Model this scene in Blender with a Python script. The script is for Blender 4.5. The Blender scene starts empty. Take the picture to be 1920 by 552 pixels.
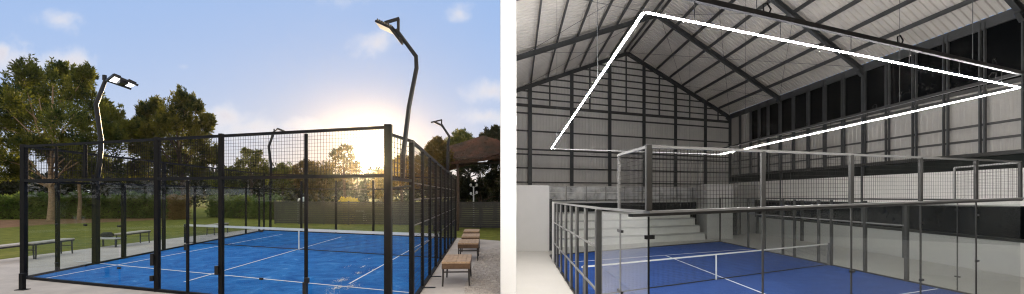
import bpy, math, random
from mathutils import Vector, Matrix
random.seed(7)
R = math.radians
S = bpy.context.scene
COL = S.collection

# ------------------------------------------------------------------ survey
# one pinhole survey of the place: F, principal point and eye height give every
# ground point its real position (x right, y away, z up, metres)
F, CX, HY = 820.0, 953.0, 364.0
HC = 2.59                    # eye above the lawn
FLR = HC - 3.28              # hall floor lies lower than the lawn

def P(px, py, z=0.0):
    y = F * (z - HC) / (HY - py)
    return Vector(((px - CX) * y / F, y, z))

def Q(px, py, y):
    return Vector(((px - CX) * y / F, y, HC + (HY - py) * y / F))

def on_line(a, b, px):
    """where the sight line over px meets the plan line a-b"""
    k = (px - CX) / F
    t = (k * a.y - a.x) / ((b.x - a.x) - k * (b.y - a.y))
    return Vector((a.x + (b.x - a.x) * t, a.y + (b.y - a.y) * t, 0))

def at(v, z):
    return Vector((v.x, v.y, z))

def lerp(a, b, t):
    return a + (b - a) * t

# ------------------------------------------------------------------ materials
def nodes_of(name):
    m = bpy.data.materials.new(name)
    m.use_nodes = True
    nt = m.node_tree
    return m, nt, nt.nodes, nt.links, nt.nodes['Principled BSDF']

def mat(name, col, rough=0.6, metal=0.0, var=0.25, scale=3.0, bump=0.0, bscale=None, col2=None, spec=0.5, detail=6):
    m, nt, N, L, b = nodes_of(name)
    b.inputs['Roughness'].default_value = rough
    b.inputs['Metallic'].default_value = metal
    b.inputs['Specular IOR Level'].default_value = spec
    tc = N.new('ShaderNodeTexCoord')
    nz = N.new('ShaderNodeTexNoise')
    nz.inputs['Scale'].default_value = scale
    nz.inputs['Detail'].default_value = detail
    nz.inputs['Roughness'].default_value = 0.65
    L.new(tc.outputs['Object'], nz.inputs['Vector'])
    cr = N.new('ShaderNodeValToRGB')
    cr.color_ramp.elements[0].position = 0.32
    cr.color_ramp.elements[1].position = 0.68
    c = col2 if col2 else tuple(x * (1 - var) for x in col)
    cr.color_ramp.elements[0].color = (*c, 1)
    cr.color_ramp.elements[1].color = (*col, 1)
    L.new(nz.outputs['Fac'], cr.inputs['Fac'])
    L.new(cr.outputs['Color'], b.inputs['Base Color'])
    if bump > 0:
        n2 = N.new('ShaderNodeTexNoise')
        n2.inputs['Scale'].default_value = bscale or scale * 6
        n2.inputs['Detail'].default_value = 5
        L.new(tc.outputs['Object'], n2.inputs['Vector'])
        bp = N.new('ShaderNodeBump')
        bp.inputs['Strength'].default_value = min(1, bump)
        bp.inputs['Distance'].default_value = 0.03
        L.new(n2.outputs['Fac'], bp.inputs['Height'])
        L.new(bp.outputs['Normal'], b.inputs['Normal'])
    return m

def leaf_mat(name, c1, c2, trans=0.35):
    m, nt, N, L, b = nodes_of(name)
    out = N['Material Output']
    tc = N.new('ShaderNodeTexCoord')
    nz = N.new('ShaderNodeTexNoise')
    nz.inputs['Scale'].default_value = 0.9
    nz.inputs['Detail'].default_value = 5
    L.new(tc.outputs['Object'], nz.inputs['Vector'])
    cr = N.new('ShaderNodeValToRGB')
    cr.color_ramp.elements[0].position = 0.35
    cr.color_ramp.elements[1].position = 0.65
    cr.color_ramp.elements[0].color = (*c1, 1)
    cr.color_ramp.elements[1].color = (*c2, 1)
    L.new(nz.outputs['Fac'], cr.inputs['Fac'])
    L.new(cr.outputs['Color'], b.inputs['Base Color'])
    b.inputs['Roughness'].default_value = 0.65
    b.inputs['Specular IOR Level'].default_value = 0.25
    t = N.new('ShaderNodeBsdfTranslucent')
    hs = N.new('ShaderNodeHueSaturation')
    hs.inputs['Hue'].default_value = 0.51
    hs.inputs['Value'].default_value = 2.2
    L.new(cr.outputs['Color'], hs.inputs['Color'])
    L.new(hs.outputs['Color'], t.inputs['Color'])
    mx = N.new('ShaderNodeMixShader')
    mx.inputs['Fac'].default_value = trans
    L.new(b.outputs[0], mx.inputs[1])
    L.new(t.outputs[0], mx.inputs[2])
    L.new(mx.outputs[0], out.inputs['Surface'])
    return m

def glass_mat(name, tint, ior=1.4, dirt=0.03, dcol=(0.7, 0.72, 0.72)):
    m, nt, N, L, b = nodes_of(name)
    out = N['Material Output']
    tr = N.new('ShaderNodeBsdfTransparent')
    tr.inputs['Color'].default_value = (*tint, 1)
    gl = N.new('ShaderNodeBsdfGlossy')
    gl.inputs['Roughness'].default_value = 0.02
    fr = N.new('ShaderNodeLayerWeight')
    fr.inputs['Blend'].default_value = 0.5
    pw = N.new('ShaderNodeMath'); pw.operation = 'POWER'; pw.inputs[1].default_value = 4.5
    L.new(fr.outputs['Facing'], pw.inputs[0])
    sc = N.new('ShaderNodeMath'); sc.operation = 'MULTIPLY_ADD'; sc.inputs[1].default_value = ior; sc.inputs[2].default_value = 0.018
    L.new(pw.outputs[0], sc.inputs[0])
    mx = N.new('ShaderNodeMixShader')
    L.new(sc.outputs[0], mx.inputs['Fac'])
    L.new(tr.outputs[0], mx.inputs[1])
    L.new(gl.outputs[0], mx.inputs[2])
    df = N.new('ShaderNodeBsdfDiffuse')
    df.inputs['Color'].default_value = (*dcol, 1)
    m2 = N.new('ShaderNodeMixShader')
    nz = N.new('ShaderNodeTexNoise')
    nz.inputs['Scale'].default_value = 1.3
    nz.inputs['Detail'].default_value = 8
    tc = N.new('ShaderNodeTexCoord')
    L.new(tc.outputs['Object'], nz.inputs['Vector'])
    mr = N.new('ShaderNodeMapRange')
    mr.inputs['From Min'].default_value = 0.35
    mr.inputs['From Max'].default_value = 0.75
    mr.inputs['To Min'].default_value = dirt * .5
    mr.inputs['To Max'].default_value = dirt * 1.5
    L.new(nz.outputs['Fac'], mr.inputs['Value'])
    L.new(mr.outputs[0], m2.inputs['Fac'])
    L.new(mx.outputs[0], m2.inputs[1])
    L.new(df.outputs[0], m2.inputs[2])
    L.new(m2.outputs[0], out.inputs['Surface'])
    return m

def emit_mat(name, col, st):
    m, nt, N, L, b = nodes_of(name)
    b.inputs['Base Color'].default_value = (0.8, 0.8, 0.8, 1)
    b.inputs['Emission Color'].default_value = (*col, 1)
    b.inputs['Emission Strength'].default_value = st
    return m

HAZE = 0.00014
LED = 285.0
M = {
 'black': mat('black_steel', (0.010, 0.010, 0.011), 0.6, 0.0, 0.35, 4, 0.1, spec=0.15),
 'latch': mat('latch_steel', (0.03, 0.03, 0.032), 0.35, 0.6, 0.3, 20),
 'wire': mat('wire_mesh', (0.02, 0.019, 0.018), 0.6, 0.0, 0.3, 6, spec=.2),
 'pole': mat('pole_steel', (0.014, 0.014, 0.015), 0.4, 0.0, 0.3, 4, spec=0.3),
 'lampw': emit_mat('lamp_lens', (1.0, 0.98, 0.95), 2.2),
 'glass': glass_mat('clear_glass', (0.95, 0.97, 0.965), 0.4, 0.0),
 'glassin': glass_mat('green_glass', (0.95, 0.965, 0.96), 0.6, 0.008),
 'frost': glass_mat('rail_glass', (0.9, 0.92, 0.92), 0.5, 0.5, (0.85, 0.85, 0.84)),
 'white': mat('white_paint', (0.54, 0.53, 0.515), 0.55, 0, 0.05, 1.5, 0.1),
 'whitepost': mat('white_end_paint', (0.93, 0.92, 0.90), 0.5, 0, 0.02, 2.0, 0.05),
 'block': mat('pale_block', (0.84, 0.82, 0.79), 0.8, 0, 0.12, 1.2, 0.4, 12),
 'hallfloor': mat('hall_floor_paint', (0.58, 0.555, 0.52), 0.42, 0, 0.08, 0.6, 0.12, 9),
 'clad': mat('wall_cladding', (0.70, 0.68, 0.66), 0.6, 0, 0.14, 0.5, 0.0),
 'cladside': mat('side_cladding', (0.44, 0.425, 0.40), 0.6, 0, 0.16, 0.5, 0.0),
 'roof': mat('roof_sheet', (0.68, 0.645, 0.60), 0.55, 0, 0.2, 0.5, 0.0),
 'steel': mat('frame_steel', (0.09, 0.095, 0.10), 0.5, 0.3, 0.25, 2),
 'girt': mat('girt_steel', (0.095, 0.095, 0.095), 0.55, 0.3, 0.25, 2),
 'cage': mat('grey_cage_steel', (0.06, 0.06, 0.058), 0.45, 0.4, 0.18, 3),
 'cagelt': mat('pale_cage_steel', (0.20, 0.20, 0.195), 0.42, 0.3, 0.15, 3),
 'cagedk': mat('dark_cage_steel', (0.035, 0.035, 0.034), 0.45, 0.4, 0.2, 3),
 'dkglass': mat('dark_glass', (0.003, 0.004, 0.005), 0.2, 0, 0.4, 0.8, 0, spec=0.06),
 'dkvoid': mat('near_black', (0.02, 0.024, 0.022), 0.5, 0, 0.4, 0.7, 0, spec=0.1),  # near-black surface for slots, doorway and window backing
 'tape': mat('net_tape', (0.85, 0.84, 0.80), 0.6, 0, 0.06, 5),
 'netcord': mat('net_cord', (0.02, 0.022, 0.03), 0.8, 0, 0.2, 8),
 'led': emit_mat('led_diffuser', (1.0, 0.97, 0.93), LED),
 'leddim': emit_mat('led_diffuser_dim', (1.0, 0.97, 0.93), 0.45),
 'tray': mat('light_housing', (0.32, 0.32, 0.325), 0.4, 0.3, 0.15, 3),
 'concrete': mat('pale_concrete', (0.60, 0.535, 0.47), 0.85, 0, 0.26, 1.1, 0.35, 24, detail=10),
 'gravel': mat('gravel_bed', (0.66, 0.58, 0.50), 0.95, 0, 0.55, 6, 1.0, 26, detail=8),
 'pebble': mat('pebbles', (0.66, 0.58, 0.50), 0.9, 0, 0.5, 9, 0.2),
 'lawn': mat('lawn_grass', (0.24, 0.23, 0.045), 0.95, 0, 0.5, 1.6, 1.0, 30, col2=(0.09, 0.115, 0.022), spec=0.1, detail=12),
 'soil': mat('bare_soil', (0.34, 0.20, 0.11), 0.95, 0, 0.5, 1.3, 0.9, 20, spec=0.1),
 'wood': mat('bench_wood', (0.62, 0.41, 0.24), 0.55, 0, 0.35, 6, 0.2, 30),
 'woodpale': mat('pale_bench_wood', (0.62, 0.56, 0.48), 0.6, 0, 0.25, 6, 0.2, 30),
 'woodd': mat('bench_wood_dark', (0.15, 0.08, 0.038), 0.6, 0, 0.4, 6, 0.2, 30),
 'leg': mat('bench_leg_steel', (0.06, 0.052, 0.045), 0.45, 0.3, 0.2, 6),
 'bark': mat('tan_bark', (0.42, 0.29, 0.18), 0.9, 0, 0.5, 5, 0.9, 14),
 'barkd': mat('dark_bark', (0.09, 0.06, 0.042), 0.9, 0, 0.5, 5, 0.9, 14),
 'pine': leaf_mat('pine_needles', (0.012, 0.026, 0.007), (0.125, 0.125, 0.02), 0.45),
 'pine2': leaf_mat('pine_needles_warm', (0.012, 0.026, 0.007), (0.14, 0.125, 0.02), 0.45),
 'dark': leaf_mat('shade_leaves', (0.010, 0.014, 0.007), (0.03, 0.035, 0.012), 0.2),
 'warm': leaf_mat('sunset_leaves', (0.03, 0.03, 0.008), (0.12, 0.075, 0.018), 0.45),
 'hedge': leaf_mat('hedge_leaves', (0.05, 0.085, 0.018), (0.15, 0.19, 0.045), 0.4),
 'yellow': leaf_mat('yellow_leaves', (0.22, 0.17, 0.02), (0.38, 0.28, 0.04), 0.5),
 'rust': leaf_mat('dry_leaves', (0.14, 0.07, 0.03), (0.24, 0.14, 0.06), 0.4),
 'thatch': mat('rust_thatch', (0.10, 0.038, 0.018), 0.9, 0, 0.5, 1.3, 1.0, 18, col2=(0.022, 0.018, 0.008)),
 'fence': mat('grey_fence', (0.055, 0.05, 0.045), 0.7, 0, 0.25, 2, 0.2),
 'speck': mat('speck', (0.62, 0.62, 0.62), 0.9, 0, 0.1, 20),
 'line': mat('white_line', (0.80, 0.82, 0.84), 0.8, 0, 0.14, 7),
 'cloth': mat('dark_cloth', (0.03, 0.03, 0.035), 0.9, 0, 0.4, 9),
}

def turf(name, c1, c2, c3):
    """blue artificial turf: worn blotches, sandy traces, short pile"""
    m, nt, N, L, b = nodes_of(name)
    tc = N.new('ShaderNodeTexCoord')
    n1 = N.new('ShaderNodeTexNoise'); n1.inputs['Scale'].default_value = 1.1; n1.inputs['Detail'].default_value = 9
    n1.inputs['Roughness'].default_value = 0.62; n1.inputs['Distortion'].default_value = 1.6
    n2 = N.new('ShaderNodeTexNoise'); n2.inputs['Scale'].default_value = 9; n2.inputs['Detail'].default_value = 10
    n2.inputs['Roughness'].default_value = 0.8
    L.new(tc.outputs['Object'], n1.inputs['Vector']); L.new(tc.outputs['Object'], n2.inputs['Vector'])
    cr = N.new('ShaderNodeValToRGB')
    cr.color_ramp.elements[0].position = 0.36; cr.color_ramp.elements[0].color = (*c1, 1)
    cr.color_ramp.elements[1].position = 0.6; cr.color_ramp.elements[1].color = (*c2, 1)
    e = cr.color_ramp.elements.new(0.74); e.color = (*c3, 1)
    L.new(n1.outputs['Fac'], cr.inputs['Fac'])
    mx = N.new('ShaderNodeMixRGB'); mx.blend_type = 'MULTIPLY'; mx.inputs['Fac'].default_value = 0.5
    mr = N.new('ShaderNodeMapRange'); mr.inputs['From Min'].default_value = 0.3; mr.inputs['From Max'].default_value = 0.7
    mr.inputs['To Min'].default_value = 0.62; mr.inputs['To Max'].default_value = 1.2
    L.new(n2.outputs['Fac'], mr.inputs['Value'])
    L.new(cr.outputs['Color'], mx.inputs['Color1']); L.new(mr.outputs[0], mx.inputs['Color2'])
    L.new(mx.outputs[0], b.inputs['Base Color'])
    b.inputs['Roughness'].default_value = 0.8
    b.inputs['Specular IOR Level'].default_value = 0.0
    bp = N.new('ShaderNodeBump'); bp.inputs['Strength'].default_value = 0.6; bp.inputs['Distance'].default_value = 0.02
    L.new(n2.outputs['Fac'], bp.inputs['Height']); L.new(bp.outputs['Normal'], b.inputs['Normal'])
    return m
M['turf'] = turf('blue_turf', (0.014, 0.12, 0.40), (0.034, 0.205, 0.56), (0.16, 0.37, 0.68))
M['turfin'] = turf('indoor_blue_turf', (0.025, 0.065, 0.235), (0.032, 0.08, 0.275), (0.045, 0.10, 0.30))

# ------------------------------------------------------------------ builders
class MB:
    def __init__(self):
        self.v, self.f = [], []
    def quad(self, a, b, c, d):
        n = len(self.v); self.v += [a, b, c, d]; self.f.append((n, n+1, n+2, n+3)); return self
    def poly(self, pts):
        n = len(self.v); self.v += list(pts); self.f.append(tuple(range(n, n+len(pts)))); return self
    def hexa(self, lo, hi):
        """two loops of equal length, bottom and top, closed"""
        n = len(self.v); k = len(lo)
        self.v += list(lo) + list(hi)
        self.f.append(tuple(range(n+k-1, n-1, -1))); self.f.append(tuple(range(n+k, n+2*k)))
        for i in range(k):
            j = (i+1) % k
            self.f.append((n+i, n+j, n+k+j, n+k+i))
        return self
    def box(self, x0, y0, z0, x1, y1, z1):
        lo = [Vector((x0, y0, z0)), Vector((x1, y0, z0)), Vector((x1, y1, z0)), Vector((x0, y1, z0))]
        return self.hexa(lo, [Vector((p.x, p.y, z1)) for p in lo])
    def beam(self, a, b, w, h, up=Vector((0, 0, 1))):
        d = (b - a)
        if d.length < 1e-6: return self
        d.normalize()
        if abs(d.dot(up)) > 0.99: up = Vector((0, 1, 0))
        s = d.cross(up).normalized() * (w / 2); u = s.cross(d).normalized() * (h / 2)
        lo = [a - s - u, a + s - u, a + s + u, a - s + u]
        hi = [b - s - u, b + s - u, b + s + u, b - s + u]
        return self.hexa(lo, hi)
    def tube(self, pts, rad, n=8):
        if not isinstance(rad, (list, tuple)): rad = [rad] * len(pts)
        rings = []
        base = len(self.v)
        ref = Vector((0.31, 0.87, 0.11))
        for i, p in enumerate(pts):
            d = (pts[min(i+1, len(pts)-1)] - pts[max(i-1, 0)]).normalized()
            s = d.cross(ref).normalized(); u = s.cross(d).normalized()
            for k in range(n):
                a = 2 * math.pi * k / n
                self.v.append(p + (s * math.cos(a) + u * math.sin(a)) * rad[i])
        for i in range(len(pts) - 1):
            for k in range(n):
                j = (k + 1) % n
                self.f.append((base + i*n + k, base + i*n + j, base + (i+1)*n + j, base + (i+1)*n + k))
        self.f.append(tuple(base + k for k in range(n-1, -1, -1)))
        self.f.append(tuple(base + (len(pts)-1)*n + k for k in range(n)))
        return self
    def build(self, name, m, parent=None, smooth=False, bevel=0):
        root = parent
        off = Vector((0, 0, 0))
        while root is not None:
            off += root.location; root = root.parent
        me = bpy.data.meshes.new(name)
        me.from_pydata([tuple(p - off) for p in self.v], [], self.f)
        me.validate()
        me.update()
        o = bpy.data.objects.new(name, me)
        COL.objects.link(o)
        me.materials.append(m)
        if smooth:
            for p in me.polygons: p.use_smooth = True
        if bevel:
            bv = o.modifiers.new('edge', 'BEVEL'); bv.width = bevel; bv.segments = 2; bv.limit_method = 'ANGLE'
        if parent is not None: o.parent = parent
        return o

def tag(o, label=None, cat=None, group=None, kind=None):
    if label: o['label'] = label
    if cat: o['category'] = cat
    if group: o['group'] = group
    if kind: o['kind'] = kind
    return o

def thing(name, loc, label, cat, group=None):
    o = bpy.data.objects.new(name, None)
    COL.objects.link(o)
    o.location = loc
    o.empty_display_size = 0.2
    return tag(o, label, cat, group)

def clone(o, loc, label):
    r = o.copy(); COL.objects.link(r); r.location = loc; r['label'] = label
    for ch in list(o.children):
        c = ch.copy(); COL.objects.link(c); c.parent = r
        for g in list(ch.children):
            d = g.copy(); COL.objects.link(d); d.parent = c
    return r

def post(par, v, z0, z1, w, m='black', name='post'):
    # square hollow section standing in plan at v
    h = w / 2
    return MB().box(v.x-h, v.y-h, z0, v.x+h, v.y+h, z1).build(name, M[m], par, bevel=min(0.008, w*0.1))

def rail(par, a, b, w, h, m='black', name='rail'):
    return MB().beam(a, b, w, h).build(name, M[m], par)

def pane(par, a, b, za0, za1, zb0, zb1, m='glass', gap=0.012, th=0.012, name='glass_panel'):
    d = (b - a); d.z = 0; L = d.length; d.normalize()
    n = Vector((-d.y, d.x, 0)) * th / 2
    a2, b2 = a + d * gap, b - d * gap
    lo = [at(a2, za0) - n, at(b2, zb0) - n, at(b2, zb0) + n, at(a2, za0) + n]
    hi = [at(a2, za1) - n, at(b2, zb1) - n, at(b2, zb1) + n, at(a2, za1) + n]
    return MB().hexa(lo, hi).build(name, M[m], par)

def wires(par, a, b, za0, za1, zb0, zb1, cell, r, m='wire', name='mesh_panel'):
    mb = MB()
    L = Vector((b.x-a.x, b.y-a.y, 0)).length
    nx = max(1, round(L / cell)); nz = max(1, round((za1-za0) / cell))
    for i in range(1, nx):
        t = i / nx; p = lerp(a, b, t)
        mb.beam(at(p, za0+(zb0-za0)*t), at(p, za1+(zb1-za1)*t), r, r)
    d = Vector((b.x-a.x, b.y-a.y, 0)).normalized(); n = Vector((-d.y, d.x, 0)) * r
    for j in range(1, nz):
        t = j / nz
        mb.beam(at(a, za0+(za1-za0)*t)+n, at(b, zb0+(zb1-zb0)*t)+n, r, r)
    return mb.build(name, M[m], par)

def clamp(par, v, z, d, m='latch', name='glass_clamp', w=0.12, h=0.05, t=0.05):
    d = d.normalized()
    return MB().beam(at(v, z) - d*w/2, at(v, z) + d*w/2, t, h).build(name, M[m], par)

# ------------------------------------------------------------------ sky, sun, camera
SUN_AZ = math.atan2(695 - CX, F)          # negative: left of straight ahead
SUN_EL = R(4.8)
w = bpy.data.worlds.new('World'); S.world = w; w.use_nodes = True
nt = w.node_tree; N = nt.nodes; L = nt.links
bg = N['Background']; SKY = 0.075; EV = 0.5; EXPO = 2**EV
bg.inputs['Strength'].default_value = SKY
sky = N.new('ShaderNodeTexSky'); sky.sky_type = 'NISHITA'; sky.sun_disc = False
sky.sun_elevation = SUN_EL; sky.sun_rotation = SUN_AZ
sky.air_density = 1.0; sky.dust_density = 0.4; sky.ozone_density = 1.6; sky.altitude = 50
def mth(op, a, b=None, c=None):
    n = N.new('ShaderNodeMath'); n.operation = op
    for i, x in enumerate((a, b, c)):
        if x is None: continue
        if isinstance(x, (int, float)): n.inputs[i].default_value = x
        else: L.new(x, n.inputs[i])
    return n.outputs[0]
tc = N.new('ShaderNodeTexCoord')
sp = N.new('ShaderNodeSeparateXYZ'); L.new(tc.outputs['Generated'], sp.inputs[0])
yy = mth('MAXIMUM', sp.outputs['Y'], 0.05)
uu = mth('DIVIDE', sp.outputs['X'], yy); vv = mth('DIVIDE', sp.outputs['Z'], yy)
cv = N.new('ShaderNodeCombineXYZ'); L.new(uu, cv.inputs[0]); L.new(vv, cv.inputs[1])
cn = N.new('ShaderNodeTexNoise'); cn.inputs['Scale'].default_value = 11; cn.inputs['Detail'].default_value = 8
cn.inputs['Roughness'].default_value = 0.55; cn.inputs['Distortion'].default_value = 0.25
L.new(cv.outputs[0], cn.inputs['Vector'])
CLOUDS = [(112, 40, 42, 26, 1), (55, 118, 80, 36, 1), (5, 104, 22, 26, .9), (128, 125, 42, 28, 1), (862, 25, 34, 24, 1), (705, 78, 44, 34, 1),
          (430, 218, 62, 30, .95), (470, 240, 80, 24, .8), (560, 236, 60, 18, .7), (925, 172, 52, 26, 1), (905, 220, 60, 18, .9), (640, 5, 50, 12, .35), (345, 125, 20, 8, .45)]
dens = None
for (px, py, rx, ry, a) in CLOUDS:
    du = mth('MULTIPLY', mth('SUBTRACT', uu, (px-CX)/F), F/(rx*1.25))
    dv = mth('MULTIPLY', mth('SUBTRACT', vv, (HY-py)/F), F/(ry*1.25))
    r2 = mth('ADD', mth('MULTIPLY', du, du), mth('MULTIPLY', dv, dv))
    e = mth('MULTIPLY', mth('SUBTRACT', 1.0, mth('SQRT', r2)), a)
    dens = e if dens is None else mth('MAXIMUM', dens, e)
dens = mth('ADD', dens, mth('MULTIPLY', mth('SUBTRACT', cn.outputs['Fac'], 0.5), 2.4))
cm = N.new('ShaderNodeMapRange'); cm.interpolation_type = 'SMOOTHSTEP'
cm.inputs['From Min'].default_value = 0.05; cm.inputs['From Max'].default_value = 1.15
cm.inputs['To Max'].default_value = 0.85
L.new(dens, cm.inputs['Value'])
cfac = mth('MULTIPLY', cm.outputs[0], mth('GREATER_THAN', sp.outputs['Y'], 0.06))
# denser cores are a little greyer than the lit rims
cc = N.new('ShaderNodeValToRGB')
CB = .98/(SKY*EXPO)
cc.color_ramp.elements[0].position = 0.2; cc.color_ramp.elements[0].color = (1, .97, .95, 1)
cc.color_ramp.elements[1].position = 1.0; cc.color_ramp.elements[1].color = (.74, .70, .76, 1)
L.new(mth('MULTIPLY', dens, 0.7), cc.inputs['Fac'])
cs = N.new('ShaderNodeMixRGB'); cs.blend_type = 'MULTIPLY'; cs.inputs['Fac'].default_value = 1
L.new(cc.outputs['Color'], cs.inputs['Color1']); cs.inputs['Color2'].default_value = (CB, CB, CB, 1)
# clear evening air: deep blue aloft, whitening towards the horizon and the sun
sd = Vector((695 - CX, F, HY - 300)).normalized()
vd = N.new('ShaderNodeVectorMath'); vd.operation = 'DOT_PRODUCT'
nv = N.new('ShaderNodeVectorMath'); nv.operation = 'NORMALIZE'; L.new(tc.outputs['Generated'], nv.inputs[0])
L.new(nv.outputs[0], vd.inputs[0]); vd.inputs[1].default_value = sd
ang = mth('ARCCOSINE', mth('MINIMUM', vd.outputs['Value'], 1.0))
ez = mth('MAXIMUM', sp.outputs['Z'], 0.0)
wf = mth('MINIMUM', mth('ADD', mth('MULTIPLY', mth('EXPONENT', mth('MULTIPLY', ez, -1/.16)), .85), mth('MULTIPLY', mth('EXPONENT', mth('MULTIPLY', ang, -1/R(22))), .38)), 1.0)
K = 1/(SKY*EXPO)
gm = N.new('ShaderNodeMixRGB'); L.new(wf, gm.inputs['Fac'])
gm.inputs['Color1'].default_value = (.25*K, .455*K, .86*K, 1); wc = N.new('ShaderNodeMixRGB'); L.new(mth('MINIMUM', mth('EXPONENT', mth('MULTIPLY', ang, -1/R(13))), 1.0), wc.inputs['Fac'])
wc.inputs['Color1'].default_value = (.84*K, .87*K, .93*K, 1); wc.inputs['Color2'].default_value = (.93*K, .70*K, .46*K, 1)
L.new(wc.outputs[0], gm.inputs['Color2'])
base = N.new('ShaderNodeMixRGB'); base.inputs['Fac'].default_value = .975
L.new(sky.outputs[0], base.inputs['Color1']); L.new(gm.outputs[0], base.inputs['Color2'])
mix = N.new('ShaderNodeMixRGB'); L.new(cfac, mix.inputs['Fac']); # added fill light: unseen sky overhead and behind the viewer made bright and warm
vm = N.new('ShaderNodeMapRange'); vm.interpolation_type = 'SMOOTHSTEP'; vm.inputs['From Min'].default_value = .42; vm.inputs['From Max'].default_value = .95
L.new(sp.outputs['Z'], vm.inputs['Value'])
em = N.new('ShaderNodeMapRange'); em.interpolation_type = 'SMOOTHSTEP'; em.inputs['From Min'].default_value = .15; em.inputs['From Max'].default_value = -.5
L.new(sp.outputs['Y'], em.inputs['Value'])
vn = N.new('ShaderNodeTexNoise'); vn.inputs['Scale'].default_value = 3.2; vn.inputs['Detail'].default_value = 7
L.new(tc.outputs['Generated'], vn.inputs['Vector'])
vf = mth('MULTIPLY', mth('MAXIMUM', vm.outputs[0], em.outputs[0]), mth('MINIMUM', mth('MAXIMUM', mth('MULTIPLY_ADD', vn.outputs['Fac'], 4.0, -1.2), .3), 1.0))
sky_fill = N.new('ShaderNodeMixRGB'); L.new(vf, sky_fill.inputs['Fac']); L.new(base.outputs[0], sky_fill.inputs['Color1'])
sky_fill.inputs['Color2'].default_value = (1.48*K, 1.36*K, 1.22*K, 1)
L.new(sky_fill.outputs[0], mix.inputs['Color1']); L.new(cs.outputs[0], mix.inputs['Color2'])
# the sun in the sky: disc and aureole
g1 = mth('MULTIPLY', mth('EXPONENT', mth('MULTIPLY', ang, -1/R(0.75))), 220)
g2 = mth('MULTIPLY', mth('EXPONENT', mth('MULTIPLY', ang, -1/R(4.5))), 1.6)
ga = N.new('ShaderNodeMixRGB'); ga.blend_type = 'MULTIPLY'; ga.inputs['Fac'].default_value = 1
gs = N.new('ShaderNodeCombineXYZ'); L.new(mth('ADD', g1, g2), gs.inputs[0]); L.new(mth('ADD', g1, mth('MULTIPLY', g2, .82)), gs.inputs[1]); L.new(mth('ADD', mth('MULTIPLY', g1, .75), mth('MULTIPLY', g2, .5)), gs.inputs[2])
add = N.new('ShaderNodeMixRGB'); add.blend_type = 'ADD'; add.inputs['Fac'].default_value = 1
L.new(mix.outputs[0], add.inputs['Color1']); L.new(gs.outputs[0], add.inputs['Color2'])
L.new(add.outputs[0], bg.inputs['Color'])

sl = bpy.data.lights.new('sun', 'SUN'); sl.energy = 5.0; sl.angle = R(0.5); sl.color = (1.0, 0.72, 0.40)
so = bpy.data.objects.new('sun', sl); COL.objects.link(so)
sdir = Vector((math.sin(SUN_AZ)*math.cos(SUN_EL), math.cos(SUN_AZ)*math.cos(SUN_EL), math.sin(SUN_EL)))
so.rotation_euler = sdir.to_track_quat('Z', 'Y').to_euler()

cd = bpy.data.cameras.new('camera'); co = bpy.data.objects.new('camera', cd); COL.objects.link(co)
co.location = (0, 0, HC); co.rotation_euler = (R(90), 0, 0)
cd.sensor_fit = 'HORIZONTAL'; cd.sensor_width = 36; cd.lens = F / 1920 * 36
cd.shift_x = (960 - CX) / 1920; cd.shift_y = (HY - 276) / 1920
cd.clip_start = 0.05; cd.clip_end = 3000
S.camera = co
S.view_settings.view_transform = 'Standard'; S.view_settings.look = 'None'
S.view_settings.exposure = EV; S.view_settings.gamma = 1.0
S.view_settings.use_curve_mapping = False
S.cycles.filter_width = 1.15
S.cycles.use_denoising = True
S.cycles.max_bounces = 8; S.cycles.transparent_max_bounces = 24
S.cycles.caustics_reflective = False; S.cycles.caustics_refractive = False
S.cycles.sample_clamp_indirect = 6

# ================================================================== OUTDOOR COURT
A = P(728, HY + 86.9*HC)         # near right corner
A2 = P(772, HY + 79.5*HC)        # first side post
FR = P(854, 448)                 # far right corner
FL = P(495, 433)                 # far left corner
NL = P(45, 523)                  # near left corner

# lawn sheet to the horizon, leaving out the hall's footprint
mb = MB()
for q in [(-900, -60, -.05, 1500), (-.05, 60, 900, 1500), (27, -60, 900, 60), (-.05, -60, 27, -9)]:
    x0, y0, x1, y1 = q
    mb.quad(Vector((x0, y0, 0)), Vector((x1, y0, 0)), Vector((x1, y1, 0)), Vector((x0, y1, 0)))
tag(mb.build('lawn', M['lawn']), 'short green lawn around the outdoor court', kind='structure')

# concrete apron
ap = [P(-260, 560, .004), P(-60, 500, .004), P(0, 487, .004), P(240, 457, .004), P(500, 427, .004), P(700, 434, .004), P(870, 447, .004), P(940, 452, .004),
      Vector((-.1, 6, .004)), Vector((-.1, -4, .004)), Vector((-14, -4, .004)), Vector((-19, 9, .004))]
tag(MB().poly(ap).build('path', M['concrete']), 'pale concrete path around the outdoor court', kind='structure')
gr = [P(900, 474, .008), P(938, 458, .008), Vector((-.1, 8, .008)), Vector((-.75, 8, .008)), P(868, 552, .008)]
gravel_poly = [P(896, 475, .008), P(936, 462, .008), Vector((-.1, 20, .008)), Vector((-.1, 4, .008)), Vector((-1.0, 4, .008)), P(866, 600, .008)]
tag(MB().poly(gravel_poly).build('gravel_strip', M['gravel']), 'strip of pale gravel beside the benches and the white wall', kind='structure')
mb = MB()
for i in range(2600):
    y = random.uniform(8, 19); x = -random.uniform(.12, 1.25)
    x *= min(1, .45 + y/24)
    r = random.uniform(.012, .036)
    c = Vector((x, y, .008)); k = random.uniform(0, 6.28)
    ring = [c + Vector((math.cos(k + j*2.09)*r, math.sin(k + j*2.09)*r, 0)) for j in range(3)]
    top = c + Vector((random.uniform(-.3, .3)*r, random.uniform(-.3, .3)*r, r*1.1))
    n = len(mb.v); mb.v += ring + [top]
    mb.f += [(n, n+1, n+3), (n+1, n+2, n+3), (n+2, n, n+3)]
tag(mb.build('gravel', M['pebble']), 'loose pebbles over the gravel strip', 'gravel', kind='stuff')
soil = [P(-120, 440, .004), P(0, 428, .004), P(90, 421, .004), P(200, 417, .004), P(350, 410, .004), P(350, 405.5, .004), P(220, 409, .004), P(90, 411, .004), P(0, 413, .004), P(-120, 420, .004)]
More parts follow.
